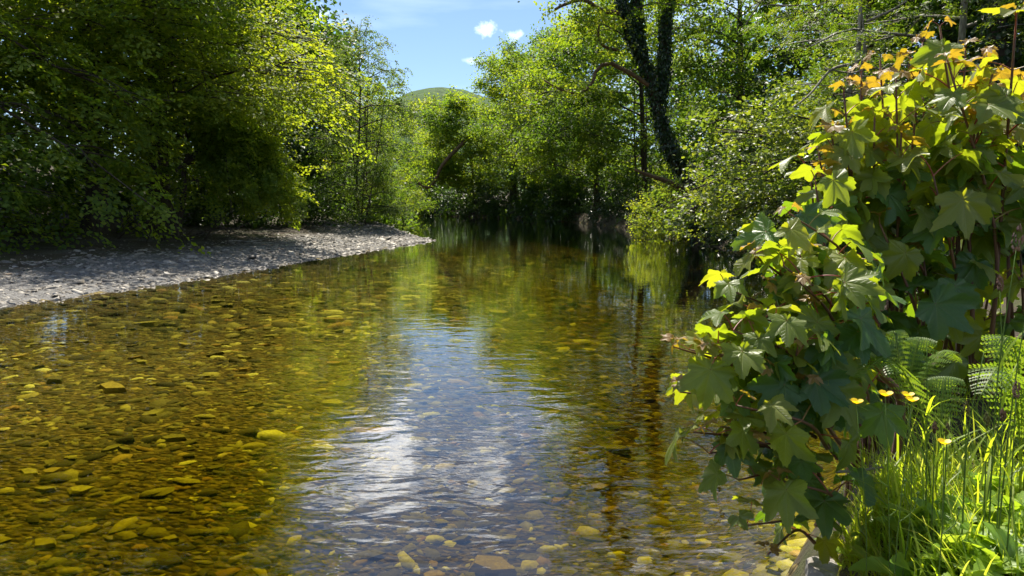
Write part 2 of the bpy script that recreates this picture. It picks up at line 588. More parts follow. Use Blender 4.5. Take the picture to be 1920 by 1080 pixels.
def height(x, y):
    """ground height, plus dl, inside mask"""
    x = np.asarray(x, float)
    y = np.asarray(y, float)
    dl, dr = dist_poly(x, y, LP), dist_poly(x, y, RP)
    ins = inside(x, y)
    depth = (.30 * (1 - np.exp(-dl / 1.6)) + .34 * sstep(5, 10.5, dl)) * (1 - np.exp(-dr / .22))
    xs = np.interp(y, [1, 2, 3.3, 4.8, 7.5, 11.5, 16, 21, 30, 46], [.3, .7, 1.5, 2.7, 4.4, 6.2, 7.2, 7.8, 8.3, 8.2])
    depth = depth + .42 * np.exp(-((x - xs + 2.6) / 2.1) ** 2) * (1 - np.exp(-dr / .35)) * (y > 0) * (y < 60)
    depth = depth * (.85 + .35 * vnoise(x * .45, y * .3, 3))
    # left: gravel bar up to the tip, an ordinary bank beyond
    bar = 1 - sstep(31.5, 37, y)
    hb_bar = .115 * dl * sstep(-1, 3, dl) * (dl < 9) + (dl >= 9) * (.115 * 9 + .035 * (np.minimum(dl, 40) - 9)) + .10 * sstep(0, .5, dl) - .10
    hb_bar = np.where(dl < 3, .085 * dl, .255 + .075 * (np.minimum(dl, 13) - 3) + .05 * np.clip(dl - 13, 0, 60) + .28 * np.clip(dl - 17, 0, 45))
    hb_bank = .75 * sstep(-.2, 1.6, dl) + .06 * np.clip(dl - 1, 0, 60) + .2 * np.clip(dl - 12, 0, 45) * (1 - sstep(60, 110, y))
    hl = hb_bar * bar + hb_bank * (1 - bar)
    near = 1 - sstep(3, 7, y)
    hr_near = 1.04 * sstep(-.04, .46, dr) + .02 * np.clip(dr - .5, 0, 60)
    hr_far = .8 * sstep(-.1, .9, dr) + .07 * np.clip(dr - .8, 0, 60) + .3 * np.clip(dr - 7, 0, 45) * (1 - sstep(90, 130, y))
    hr = hr_near * near + hr_far * (1 - near)
    hout = np.where(dl < dr, hl, hr)
    hout = hout + np.clip(np.minimum(dl, dr) * .25, 0, 1) * sstep(-2, 6, y) * ((vnoise(x * .6, y * .6, 1) - .5) * .16 + (vnoise(x * 2.1, y * 2.1, 2) - .5) * .05)
    h = np.where(ins, -depth, hout)
    return h, dl, dr, ins


def axis(parts):
    out = []
    for a, b, s in parts:
        out.append(np.arange(a, b, s))
    return np.concatenate(out + [[parts[-1][1]]])


gx = axis([(-3200, -400, 400), (-400, -100, 50), (-100, -40, 8), (-40, -24, 1.6), (-24, -2, .38), (-2, 4.4, .10), (4.4, 18, .38), (18, 40, 2), (40, 100, 8), (100, 400, 50), (400, 3200, 400)])
gy = axis([(-600, -100, 100), (-100, -12, 8), (-12, 0, 1), (0, 5.6, .10), (5.6, 42, .38), (42, 130, 1.1), (130, 300, 17), (300, 700, 80), (700, 4000, 300)])
X, Y = np.meshgrid(gx, gy)
hgt, DL, DR, INS = height(X.ravel(), Y.ravel())
TV = np.stack([X.ravel(), Y.ravel(), hgt], 1)
nx, ny = len(gx), len(gy)
ii, jj = np.meshgrid(np.arange(nx - 1), np.arange(ny - 1))
q0 = (jj * nx + ii).ravel()
TQ = np.stack([q0, q0 + 1, q0 + nx + 1, q0 + nx], 1)
ctr_h, ctr_dl, ctr_dr, ctr_in = height(TV[TQ].mean(1)[:, 0], TV[TQ].mean(1)[:, 1])
cy_ = TV[TQ].mean(1)[:, 1]
cls = np.where(ctr_in, 1, np.where((ctr_dl < ctr_dr) & (ctr_dl < 13.5) & (cy_ > -30) & (cy_ < 36), 2, 0))


HG = hgt.reshape(ny, nx)


def H1(x, y):
    i = min(max(int(np.searchsorted(gx, x)) - 1, 0), nx - 2)
    j = min(max(int(np.searchsorted(gy, y)) - 1, 0), ny - 2)
    fx, fy = (x - gx[i]) / (gx[i + 1] - gx[i]), (y - gy[j]) / (gy[j + 1] - gy[j])
    return float((HG[j, i] * (1 - fx) + HG[j, i + 1] * fx) * (1 - fy) + (HG[j + 1, i] * (1 - fx) + HG[j + 1, i + 1] * fx) * fy)


def sub_mesh(name, mask, mat, extra=None):
    Q = TQ[mask]
    used, inv = np.unique(Q, return_inverse=True)
    o = mesh_np(name, TV[used], inv.reshape(-1, 4), mat, smooth=True, kind='structure',
                extra={k: v[used] for k, v in extra.items()} if extra else None)
    return o


ground = sub_mesh('ground', cls == 0, M['soil'])
tag(ground, 'dark woodland soil with moss under the trees and on the grassy bank', 'ground')
riverbed = sub_mesh('riverbed', cls == 1, M['bed'])
tag(riverbed, 'golden brown stony riverbed seen through the clear water', 'riverbed')
bar = sub_mesh('gravel_bar', cls == 2, M['gravel_bed'], {'earth': sstep(2.2, 4.8, DL + .06 * (20 - np.clip(TV[:, 1], 0, 40)))})
tag(bar, 'grey slate gravel beach sloping from the trees down to the water', 'beach')

# water: one sheet, hidden under the banks where the ground stands above it
wm = (hgt[TQ].min(1) < 0.01)
wq = TQ[wm]
wu, winv = np.unique(wq, return_inverse=True)
WVv = TV[wu].copy()
WVv[:, 2] = 0
water = mesh_np('river_water', WVv, winv.reshape(-1, 4), M['water'], kind='structure', smooth=True, extra={'depth': np.maximum(0, -hgt[wu])})
tag(water, 'clear rippled river water mirroring trees, blue sky and white cloud', 'water')

# hill far behind
hx = np.linspace(-700, 500, 120)
hy = np.linspace(620, 1500, 60)
HX, HY = np.meshgrid(hx, hy)


def ridge(x, y):
    u, v = x + 128, y - 950
    z = 62 * np.exp(-(u / 95) ** 2 * .5 - (v / 150) ** 2 * .5)
    z = z + 100 * np.exp(-((x + 30) / 170) ** 2 * .5 - ((y - 1060) / 190) ** 2 * .5)
    z = z + 35 * np.exp(-((x + 380) / 220) ** 2 * .5 - ((y - 1000) / 200) ** 2 * .5) + 45 * np.exp(-((x - 260) / 200) ** 2 * .5 - ((y - 1050) / 200) ** 2 * .5)
    return z + 7 * (vnoise(x * .03, y * .03, 5) - .5) + 3 * (vnoise(x * .1, y * .1, 6) - .5) - 4


hq = (np.meshgrid(np.arange(119), np.arange(59)))
h0 = (hq[1] * 120 + hq[0]).ravel()
hill = mesh_np('hill', np.stack([HX.ravel(), HY.ravel(), ridge(HX, HY).ravel()], 1), np.stack([h0, h0 + 1, h0 + 121, h0 + 120], 1), M['hill'], smooth=True, kind='structure')
tag(hill, 'distant green grassy hill rising behind the trees', 'hill')


# ------------------------------------------------------------------ stones
def stone_template(n=6, rnd=None):
    ang = np.linspace(0, 2 * np.pi, n, endpoint=False) + rnd.uniform(-.3, .3, n)
    rr = rnd.uniform(.72, 1.1, n)
    ring = np.stack([np.cos(ang) * rr, np.sin(ang) * rr * rnd.uniform(.42, .75)], 1)
    bot = np.column_stack([ring, np.full(n, -.5)])
    top = np.column_stack([ring * rnd.uniform(.74, .93, (n, 1)), rnd.uniform(.3, .55, n)])
    V = np.vstack([bot, top])
    a = np.arange(n)
    b = (a + 1) % n
    F = np.vstack([np.stack([a, b, n + b], 1), np.stack([a, n + b, n + a], 1), np.array([[n, n + k, n + k + 1] for k in range(1, n - 1)])])
    return V, F


STONES = [stone_template(random.choice([5, 5, 6]), np.random.default_rng(50 + i)) for i in range(14)]


def stones_mesh(name, P, size, thick, mat, parent, var, yaw0, yaws, tilt=.12):
    b = Bag()
    tid = rng.integers(0, len(STONES), len(P))
    for k, (V, F) in enumerate(STONES):
        m = np.where(tid == k)[0]
        if len(m) == 0:
            continue
        yaw = yaw0 + rng.normal(0, yaws, len(m))
        c, s = np.cos(yaw), np.sin(yaw)
        loc = V[None] * np.stack([size[m], size[m], thick[m]], 1)[:, None, :]
        tx, ty = rng.normal(0, tilt, (2, len(m)))
        z = loc[..., 2] + loc[..., 0] * tx[:, None] + loc[..., 1] * ty[:, None]
        x = loc[..., 0] * c[:, None] - loc[..., 1] * s[:, None]
        y = loc[..., 0] * s[:, None] + loc[..., 1] * c[:, None]
        W = np.stack([x, y, z], -1) + P[m][:, None, :]
        FF = (F[None] + (np.arange(len(m)) * len(V))[:, None, None]).reshape(-1, 3)
        b.add(W.reshape(-1, 3), FF, np.repeat(var[m], len(F)))
    return b.build(name, mat, parent, kind='stuff')


def scatter(n, x0, x1, y0, y1, want_in, bar_max=None, density_pow=1.0):
    """points inside / outside the river, within the camera's field"""
    y = y0 + (y1 - y0) * rng.random(n) ** density_pow
    x = rng.uniform(x0, x1, n)
    keep = (np.abs(x) < .79 * y + .6)
    x, y = x[keep], y[keep]
    h, dl, dr, ins = height(x, y)
    if want_in:
        k = ins
    else:
        k = (~ins) & (dl < dr) & (dl < bar_max) & (y < 37)
    return np.stack([x, y, h], 1)[k], dl[k]


# riverbed pebbles (near: small and dense, far: larger)
P1, d1 = scatter(19000, -9, 7, 2.2, 10.5, True)
P2, d2 = scatter(15000, -12, 8.5, 10.5, 30, True, density_pow=1.3)
s1 = np.clip(rng.lognormal(math.log(.042), .55, len(P1)), .02, .15)
s2 = np.clip(rng.lognormal(math.log(.092), .5, len(P2)), .04, .26)
P = np.vstack([P1, P2])
s = np.concatenate([s1, s2])
th = s * rng.uniform(.10, .28, len(s))
P[:, 2] += th * .25
P[:, 2] = np.minimum(P[:, 2], -.02 - th)
patch = vnoise(P[:, 0] * .55 + 3, P[:, 1] * .4, 8) * .6 + vnoise(P[:, 0] * 1.7, P[:, 1] * 1.3, 9) * .4
var = np.clip(rng.beta(.95, 1.35, len(s)) * 1.05 + (patch - .5) * .6, 0, 1)
o = stones_mesh('pebbles', P, s, th, M['bed_stone'], riverbed, var, .12, .55)
n_bed = len(P)

# bar gravel
P3, d3 = scatter(34000, -22, -2, 6, 37, False, 8.5)
keep = rng.random(len(P3)) > sstep(2.6, 6.0, d3) * .93
P3, d3 = P3[keep], d3[keep]
s3 = np.clip(rng.lognormal(math.log(.046), .45, len(P3)), .025, .2) * (.75 + .014 * P3[:, 1]) * (1.25 - .5 * sstep(.5, 5, d3))
t3 = s3 * rng.uniform(.2, .5, len(s3))
P3[:, 2] += t3 * .2
var3 = np.clip(rng.beta(2, 2.6, len(P3)), 0, 1)
stones_mesh('gravel', P3, s3, t3, M['bar_stone'], bar, var3, .15, .6, .25)

# the largest stones one by one
STONE_ME = {}
for nm, mt in (('bed', M['bed_stone_o']), ('bar', M['bar_stone_o'])):
    STONE_ME[nm] = []
    for k, (V, F) in enumerate(STONES):
        me = bpy.data.meshes.new('stone')
        me.from_pydata(V.tolist(), [], F.tolist())
        me.materials.append(mt)
        STONE_ME[nm].append(me)


def single_stone(nm, parent, x, y, z, size, th, yaw, tilt=.08):
    o = bpy.data.objects.new('stone', random.choice(STONE_ME[nm]))
    o.location = (x, y, z)
    o.scale = (size, size, th)
    o.rotation_euler = (random.gauss(0, tilt), random.gauss(0, tilt), yaw)
    COL.objects.link(o)
    o.parent = parent
    return o


Pb, db = scatter(1500, -7, 3.5, 2.6, 15, True, density_pow=1.15)
for k in range(min(290, len(Pb))):
    x, y, z = Pb[k]
    sz = random.uniform(.05, .11) * (1 + .035 * y) * (1.9 if random.random() < .10 else 1)
    t = sz * random.uniform(.15, .34)
    single_stone('bed', riverbed, x, y, min(z + t * .45, -.03 - t), sz, t, random.gauss(.12, .5))
Pc, dc = scatter(900, -12, -3, 9, 34, False, 4.5)
for k in range(min(290, len(Pc))):
    x, y, z = Pc[k]
    sz = random.uniform(.06, .14) * (1.3 if random.random() < .1 else 1)
    t = sz * random.uniform(.2, .4)
    single_stone('bar', bar, x, y, z + t * .35, sz, t, random.gauss(.15, .6), .15)


# ------------------------------------------------------------------ foliage: spray templates
def leaf_shape(kind):
    """leaf outline in its own frame, x along midrib, unit length; triangles"""
    if kind == 'rhomb':
        V = np.array([[0, 0, 0], [.48, -.39, .06], [1, 0, -.05], [.48, .39, .06]])
        F = np.array([[0, 1, 2], [0, 2, 3]])
    elif kind == 'slim':
        V = np.array([[0, 0, 0], [.42, -.17, .04], [1, 0, -.06], [.42, .17, .04]])
        F = np.array([[0, 1, 2], [0, 2, 3]])
    else:   # oval, six corners
        V = np.array([[0, 0, 0], [.3, -.34, .07], [.75, -.30, .05], [1.0, 0, -.06], [.75, .30, .05], [.3, .34, .07]])
        F = np.array([[0, 1, 2], [0, 2, 3], [0, 3, 4], [0, 4, 5]])
    return V, F


def frames(d, up, roll):
    """rotation matrices with x = d, z near up rolled about x; (n,3) inputs"""
    d = d / (np.linalg.norm(d, axis=1)[:, None] + 1e-9)
    y = np.cross(up, d)
    y /= np.linalg.norm(y, axis=1)[:, None] + 1e-9
    z = np.cross(d, y)
    c, s = np.cos(roll)[:, None], np.sin(roll)[:, None]
    y2 = y * c + z * s
    z2 = np.cross(d, y2)
    return np.stack([d, y2, z2], 2)


def spray_template(kind, leaf, r):
    """positions and leaf vectors of one spray about 1 m long; returns V, F, leaf index of each face"""
    nodes = []      # pos, dir, size
    if kind == 'flat':       # beech: flat fans
        L = 1.0
        for t in np.linspace(.08, 1, 11):
            p = np.array([t * L, 0, -.18 * t * t])
            sgn = 1 if len(nodes) % 2 else -1
            nodes.append((p, np.array([math.cos(.9), sgn * math.sin(.9), -.15]), 1))
        for k, t in enumerate((.12, .28, .44, .6, .76)):
            sg = 1 if k % 2 else -1
            l = .55 * (1 - .55 * t)
            dr = np.array([math.cos(.8), sg * math.sin(.8), -.12])
            b = np.array([t, 0, -.18 * t * t])
            for m, u in enumerate(np.linspace(.25, 1, 6)):
                p = b + dr * l * u + np.array([0, 0, -.1 * u * u])
                a = .8 * sg + (.85 if m % 2 else -.85)
                nodes.append((p, np.array([math.cos(a), math.sin(a), -.2]), 1))
        tiltj = .28
    elif kind == 'clump':    # alder, oak: leaves all round short shoots
        for k in range(6):
            a = r.uniform(-1.3, 1.3)
            e = r.uniform(-.45, .75)
            l = r.uniform(.45, .95)
            dr = np.array([math.cos(a) * math.cos(e), math.sin(a) * math.cos(e), math.sin(e)])
            for u in np.linspace(.3, 1, 7):
                p = dr * l * u + r.normal(0, .05, 3)
                aa = r.uniform(0, 6.28)
                nodes.append((p, np.array([math.cos(aa) + .5 * dr[0], math.sin(aa) + .5 * dr[1], r.uniform(-.7, .25)]), r.uniform(.75, 1.2)))
        tiltj = .55
    elif kind == 'pinnate':  # rowan, ash: compound leaves
        for k in range(7):
            a = r.uniform(-1.25, 1.25)
            b0 = np.array([r.uniform(0, .45), 0, 0])
            l = r.uniform(.5, .75)
            for m, u in enumerate(np.linspace(.25, 1, 7)):
                zz = .12 * u - .32 * u * u + .05 * math.sin(k * 2.1)
                p = b0 + np.array([math.cos(a) * l * u, math.sin(a) * l * u, zz])
                for sg in ((-1, 1) if m < 6 else (0,)):
                    aa = a + sg * 1.05
                    nodes.append((p, np.array([math.cos(aa), math.sin(aa), -.25]), 1.0 - .25 * u))
        tiltj = .25
    else:                    # hanging: birch twigs
        for k in range(5):
            a = r.uniform(-1.0, 1.0)
            l = r.uniform(.5, 1.0)
            for u in np.linspace(.15, 1, 8):
                p = np.array([math.cos(a) * l * u * .75, math.sin(a) * l * u * .75, .12 * u - .75 * u * u * l])
                aa = r.uniform(0, 6.28)
                nodes.append((p, np.array([math.cos(aa), math.sin(aa), -.8]), r.uniform(.8, 1.15)))
        tiltj = .6
    pos = np.array([n[0] for n in nodes])
    d = np.array([n[1] for n in nodes])
    sz = np.array([n[2] for n in nodes])
    d = d + r.normal(0, .18, d.shape)
    up = np.tile([0, 0, 1.0], (len(nodes), 1)) + r.normal(0, tiltj, d.shape)
    Fm = frames(d, up, r.normal(0, tiltj, len(nodes)))
    return pos, Fm, sz


SPR = {}
for kd in ('flat', 'clump', 'pinnate', 'hang'):
    SPR[kd] = [spray_template(kd, None, np.random.default_rng(100 + i)) for i in range(7)]


def sprays_mesh(name, pos, head, scale, kind, leaf_len, mat, parent=None, shape='rhomb', var0=None, upjit=.25, kindtag=None, origin=(0, 0, 0), thin=1.0):
    """pos, head: (n,3); scale: (n,); leaf_len in metres"""
    pos = np.asarray(pos) - np.asarray(origin)
    n = len(pos)
    up = np.tile([0, 0, 1.0], (n, 1)) + rng.normal(0, upjit, (n, 3))
    head = np.asarray(head) + 1e-6
    Rm = frames(head, up, rng.normal(0, .15, n))
    LV, LF = leaf_shape(shape)
    if var0 is None:
        var0 = rng.uniform(.2, .75, n)
    b = Bag()
    tid = rng.integers(0, len(SPR[kind]), n)
    for k in range(len(SPR[kind])):
        m = np.where(tid == k)[0]
        if len(m) == 0:
            continue
        tp, tf, ts = SPR[kind][k]
        nl = len(tp)
        base = np.einsum('mij,kj->mki', Rm[m], tp) * scale[m][:, None, None] + pos[m][:, None, :]
        base = base + rng.normal(0, .03, base.shape) * scale[m][:, None, None]
        rot = np.einsum('mij,kjl->mkil', Rm[m], tf)
        ll = leaf_len * ts[None, :] * rng.uniform(.75, 1.25, (len(m), nl))
        W = np.einsum('mkil,vl->mkvi', rot, LV) * ll[..., None, None] + base[:, :, None, :]
        var = np.clip(var0[m][:, None] + rng.normal(0, .14, (len(m), nl)), 0, 1)
        W = W.reshape(-1, len(LV), 3)
        var = var.reshape(-1)
        if thin < 1:
            kp = rng.random(len(W)) < thin
            W, var = W[kp], var[kp]
        FF = (LF[None] + (np.arange(len(W)) * len(LV))[:, None, None]).reshape(-1, 3)
        b.add(W.reshape(-1, 3), FF, np.repeat(var, len(LF)))
    return b.build(name, mat, parent, kind=kindtag)


def unit(a):
    a = np.asarray(a, float)
    return a / (np.linalg.norm(a) + 1e-9)


def grow(r, trunkP, H, Rr, z0, nb, droop, rise, dens=9.0, toward=None, squash=1.0, zpow=.85):
    """boughs and side branches of a crown: returns tubes (path, radius0) and spray positions / headings"""
    tubes, pos, head, bv, vo = [], [], [], [], []
    tz = trunkP[:, 2]
    az0 = r.uniform(0, 6.28)
    UP = np.array([0, 0, 1.0])
    for i in range(nb):
        t = ((i + r.uniform(0, 1)) / nb) ** zpow
        z = tz[0] + z0 + (H - z0) * t * .97
        o = np.array([np.interp(z, tz, trunkP[:, 0]), np.interp(z, tz, trunkP[:, 1]), z])
        a = az0 + i * 2.399 + r.normal(0, .5)
        prof = max(.25, (1 - max(0, (t - .35) / .65) ** 2.0) ** .5) * (.8 + .2 * min(1, t / .2))
        L = Rr * prof * r.uniform(.6, 1.18)
        dh = np.array([math.cos(a), math.sin(a) * squash, 0])
        if toward is not None:
            dh = dh + np.array([toward[0], toward[1], 0]) * .5
            L *= .78 + .5 * max(0, unit(dh)[:2] @ unit(toward))
        dh = unit(dh)
        rs = rise + .9 * max(0, t - .45) + r.normal(0, .16)
        dp = droop * r.uniform(.6, 1.3)
        u = np.linspace(0, 1, 7)
        wob = r.normal(0, .05, (7, 3)) * L * u[:, None]
        pth = o + dh * (L * u)[:, None] + UP * ((rs * u - dp * u * u) * L)[:, None] + wob
        tubes.append((pth, .008 * L + .012))
        side = np.array([-dh[1], dh[0], 0])
        # side branches
        for k in range(max(3, int(L * 1.6))):
            uu = r.uniform(.2, .95)
            b = np.array([np.interp(uu, u, pth[:, c]) for c in range(3)])
            sg = 1 if k % 2 else -1
            l = (.18 + .28 * (1 - uu)) * L + .2
            sd = unit(dh + side * sg * r.uniform(.6, 1.6) + UP * r.uniform(-.25, .45))
            v = np.linspace(0, 1, 4)
            tubes.append((b + sd * (l * v)[:, None] - UP * (dp * .5 * l * v * v)[:, None], .003 * L + .004))
        bv.append(r.normal(0, .16))
        n = max(6, int(.76 * dens * L * (.35 + .16 * L) * r.uniform(.45, 1.5)))
        uu = .14 + .86 * r.random(n) ** .75
        c = np.stack([np.interp(uu, u, pth[:, q]) for q in range(3)], 1)
        lat = r.uniform(-1, 1, n) * L * (.16 + .40 * (1 - uu))
        p = c + side * lat[:, None] + UP * (r.normal(0, .06, n) * L + r.normal(0, .12, n) - np.abs(lat) * dp * .5)[:, None] + dh * (r.normal(0, .08, n) * L)[:, None]
        hd = dh[None] * 1.0 + side * (np.sign(lat) * r.uniform(.1, 1.3, n))[:, None] + UP * ((rs - 2 * dp * uu) * .7 - .1)[:, None] + r.normal(0, .3, (n, 3))
        pos.append(p)
        head.append(hd)
        vo.append(np.full(n, bv[-1]))
    return tubes, np.concatenate(pos), np.concatenate(head), np.concatenate(vo)


TREE_COUNT = [0]


def tree(name, label, x, y, H, Rr, z0, nb, kind, leaf, mat, sc=.9, lean=(0, 0), rt=.25, droop=.25, rise=.25, shape='rhomb', bark='bark', cat='tree',
         group=None, limbs=(), toward=None, wig=.25, sub=9.0, zpow=.85, thin=1.0, var=(.2, .75), trunk_path=None, seed=None, stems=None, squash=1.0, upjit=.25, ivy=0):
    TREE_COUNT[0] += 1
    r = np.random.default_rng(seed if seed is not None else 1000 + TREE_COUNT[0])
    zb = H1(x, y)
    root = empty(name, (x, y, zb), label, cat, group)
    org = np.array([x, y, zb])
    if trunk_path is None:
        tt = np.linspace(0, 1, 8)
        tp = org + np.stack([lean[0] * tt + np.cumsum(r.normal(0, wig / 3, 8)) * (tt > 0), lean[1] * tt + np.cumsum(r.normal(0, wig / 3, 8)) * (tt > 0), (H + .4) * tt - .4], 1)
    else:
        tp = np.asarray(trunk_path, float)
    tp = smooth_path(tp, 14)
    u = np.linspace(0, 1, len(tp))
    rad = rt * (1 - u * .88)
    rad[0] *= 1.6
    rad[1] *= 1.12
    b = Bag()
    b.add(*tube(tp - org, rad, 9))
    b.build('trunk', M[bark], root, smooth=True)
    if stems:
        for (sp, sr) in stems:
            sp = smooth_path(np.asarray(sp, float), 9)
            b2 = Bag()
            b2.add(*tube(sp - org, np.linspace(sr, sr * .3, 9), 6))
            b2.build('stem', M[bark], root, smooth=True)
    tubes, pos, head, vo = grow(r, tp, H, Rr, z0, nb, droop, rise, sub, toward, squash, zpow)
    b = Bag()
    for pth, r0 in tubes:
        b.add(*tube(pth - org, np.linspace(r0, r0 * .3, len(pth)), 4))
    b.build('branches', M[bark], root, kind='stuff')
    extra_pos, extra_head = [], []
    for lp, r0, r1, leafy, lmat in limbs:
        lp = smooth_path(np.asarray(lp, float), 12)
        b = Bag()
        b.add(*tube(lp - org, np.linspace(r0, r1, 12), 7))
        b.build('limb', M[lmat], root, smooth=True)
        for q in range(leafy):
            f = r.uniform(.35, 1) * 11
            i = min(10, int(f))
            extra_pos.append(lp[i] + r.normal(0, .35, 3))
            extra_head.append(unit(lp[i + 1] - lp[i] + r.normal(0, .8, 3)))
    if extra_pos:
        pos = np.vstack([pos, extra_pos])
        head = np.vstack([head, extra_head])
        vo = np.concatenate([vo, np.zeros(len(extra_pos))])
    # keep leaves above ground and water
    g = height(pos[:, 0], pos[:, 1])[0]
    pos[:, 2] = np.maximum(pos[:, 2], np.maximum(g, 0) + .25)
    if Rr > 3:      # far side of a crown, away from river and camera: fewer twigs
        away = ((pos[:, :2] - org[:2]) @ unit(org[:2] - np.array([-1.0, 0]))) > Rr * .3
        kp = ~(away & (r.random(len(pos)) < .55))
        pos, head, vo = pos[kp], head[kp], vo[kp]
    sc_ = sc * r.uniform(.7, 1.3, len(pos))
    v0 = np.clip(r.uniform(var[0], var[1], len(pos)) + vo, 0, 1)
    sprays_mesh('crown', pos, head, sc_, kind, leaf, M[mat], root, shape, v0, upjit, None, org, thin)
    if ivy:
        ivy_on(root, org, [(tp, rad)] + [(smooth_path(np.asarray(l[0], float), 12), np.linspace(l[1], l[2], 12)) for l in limbs if l[4] == 'bark'], ivy, r)
    return root


def ivy_on(root, org, paths, n, r):
    b = Bag()
    LV, LF = leaf_shape('oval')
    for P_, rad in paths:
        L = np.linalg.norm(np.diff(P_, axis=0), axis=1).sum()
        m = int(n * L)
        t = r.uniform(0, len(P_) - 1.001, m)
        i = t.astype(int)
        f = (t - i)[:, None]
        c = P_[i] * (1 - f) + P_[i + 1] * f
        T = P_[i + 1] - P_[i]
        T /= np.linalg.norm(T, axis=1)[:, None]
        a = r.uniform(0, 6.28, m)
        d = np.stack([np.cos(a), np.sin(a), np.zeros(m)], 1)
        d -= T * (d * T).sum(1)[:, None]
        d /= np.linalg.norm(d, axis=1)[:, None]
        rr = (np.interp(t, np.arange(len(rad)), rad) + np.abs(r.normal(.01, .055, m)) * (1 + 1.0 * vnoise(c[:, 2] * 1.4 + 9, a * 1.3)))[:, None]
        pos = c + d * rr - org
        Fm = frames(d * .35 + np.array([0, 0, -1.0]) + r.normal(0, .35, (m, 3)), d + r.normal(0, .45, (m, 3)), r.normal(0, .4, m))
        W = np.einsum('mil,vl->mvi', Fm, LV) * (.13 * r.uniform(.6, 1.3, m))[:, None, None] + pos[:, None, :]
        FF = (LF[None] + (np.arange(m) * len(LV))[:, None, None]).reshape(-1, 3)
        b.add(W.reshape(-1, 3), FF, np.repeat(np.clip(r.normal(.45, .25, m), 0, 1), len(LF)))
    return b.build('ivy', M['ivy'], root)


def gpos(px, Yd):
    return (px - 960) / 1280 * Yd / 1.0


# ------------------------------------------------------------------ left bank trees
LG = 'trees along the gravel beach'
tree('beech_tree', 'broad beech with thick leaning trunk standing behind the gravel beach', -15.0, 24.8, 13.5, 5.2, 3.9, 46, 'flat', .14, 'beech', 1.15, (-.3, .4), .42, .20, .12, group=LG,
     toward=(.7, -.7), thin=.72)
tree('beech_tree', 'tall dark beech forking above the tangle of dead wood', -13.7, 26.8, 15, 5.4, 4.2, 50, 'flat', .14, 'beech', 1.15, (.3, .2), .48, .20, .14, group=LG, toward=(.8, -.6), thin=.7,
     limbs=[([at(318, 120, 26), at(300, 60, 25), at(250, -40, 24)], .16, .05, 10, 'bark')])
tree('beech_tree', 'beech with thin slanting trunk at the upstream end of the gravel beach', -18.0, 21.5, 12.5, 5.2, .8, 42, 'flat', .14, 'beech', 1.15, (-1.6, .3), .17, .42, .12, group=LG, toward=(.7, -.5), thin=.75)
tree('beech_tree', 'beech with dense hanging boughs over the earth bank, beside the slanting beech', -17.0, 18.0, 12, 4.8, 1.8, 34, 'flat', .14, 'beech', 1.1, (-.6, .0), .2, .45, .2, group=LG, toward=(.5, .2), thin=.75)
tree('oak_tree', 'tall full-crowned tree closing the beech row above the slender birch', -14.6, 33.5, 16, 5.2, 2.0, 48, 'clump', .15, 'beech', 1.15, (-.3, 0), .34, .30, .3, group=LG, toward=(.4, -.6))

# drooping dome of foliage above the beach
dx, dy = -12.2, 25.0
zb = H1(dx, dy)
lims = []
for k in range(15):
    yy = 24.0 + 3.0 * random.random()
    e = at(random.uniform(400, 612), 0, yy)
    fx = (e[0] - at(400, 0, yy)[0]) / 4.2
    top = at(375, 268, 25.5)
    zz = 1.25 + .9 * (1 - fx) * random.random()
    midp = np.array([(top[0] + e[0]) / 2 + .3, (top[1] + yy) / 2, top[2] + .25 - fx * .5])
    lims.append(([np.array([dx, dy, zb + 2.3]), top * .6 + midp * .4, midp, np.array([e[0], yy, max(zz, H1(e[0], yy) + .3)])], .035, .008, 46, 'bark'))
tree('drooping_beech', 'low dome of drooping beech boughs trailing onto the gravel', dx, dy, 4.4, 2.0, 1.8, 14, 'flat', .115, 'beech', .8, (.2, 0), .16, .55, .2, cat='tree', limbs=lims,
     var=(.25, .7), upjit=.2)

tree('birch_tree', 'slender feathery birch with several thin stems by the tip of the beach', -8.0, 36.5, 10.4, 2.7, .7, 52, 'hang', .075, 'birch', .85, (.25, 0), .085, .35, .45, group=LG,
     stems=[([(-8.0, 36.5, .3), (-8.3, 36.4, 4), (-8.7, 36.3, 8.0)], .05), ([(-7.9, 36.4, .3), (-7.2, 36.3, 3.5), (-6.6, 36.2, 7.0)], .05), ([(-8.1, 36.6, .3), (-7.7, 36.8, 5), (-7.5, 36.9, 9.6)], .045)],
     sub=14.0)
tree('willow_shrub', 'rounded leafy shrub at the foot of the feathery birch', -7.4, 35.2, 3.4, 1.9, .1, 26, 'clump', .07, 'birch', .6, (0, 0), .05, .3, .3, cat='shrub', sub=18.0)
tree('willow_shrub', 'small shrub hanging over the water past the beach tip', -6.6, 39.8, 3.0, 1.6, .1, 20, 'clump', .08, 'alder', .6, (.2, 0), .05, .4, .2, cat='shrub', sub=18.0)
tree('alder_tree', 'bright alder leaning over the bend beyond the birch', -10.6, 50, 9.6, 3.4, .6, 34, 'clump', .13, 'oak', 1.0, (.6, 0), .16, .3, .3)
tree('alder_tree', 'yellow-green alder at the inside of the bend below the round far tree', -12.5, 63, 10.4, 3.9, .6, 34, 'clump', .16, 'oak', 1.2, (.4, 0), .18, .3, .3, thin=.64)
tree('round_tree', 'round pale tree standing below the hill past the bend', -15.0, 122, 18.5, 6.0, 2, 34, 'clump', .32, 'hill_wood', 1.8, (0, 0), .3, .25, .3, thin=.45)
tree('bushy_tree', 'bushy yellow-green tree in front of the hill, behind the inner bend', -24.5, 104, 17.0, 6.0, 1, 34, 'clump', .31, 'hill_wood', 1.8, (0, 0), .3, .25, .3, thin=.45)
tree('bushy_tree', 'low bushy tree closing the river where it turns out of sight', -13.5, 110, 12, 5.0, .5, 30, 'clump', .24, 'oak', 1.6, (0, 0), .3, .25, .3, thin=.45)

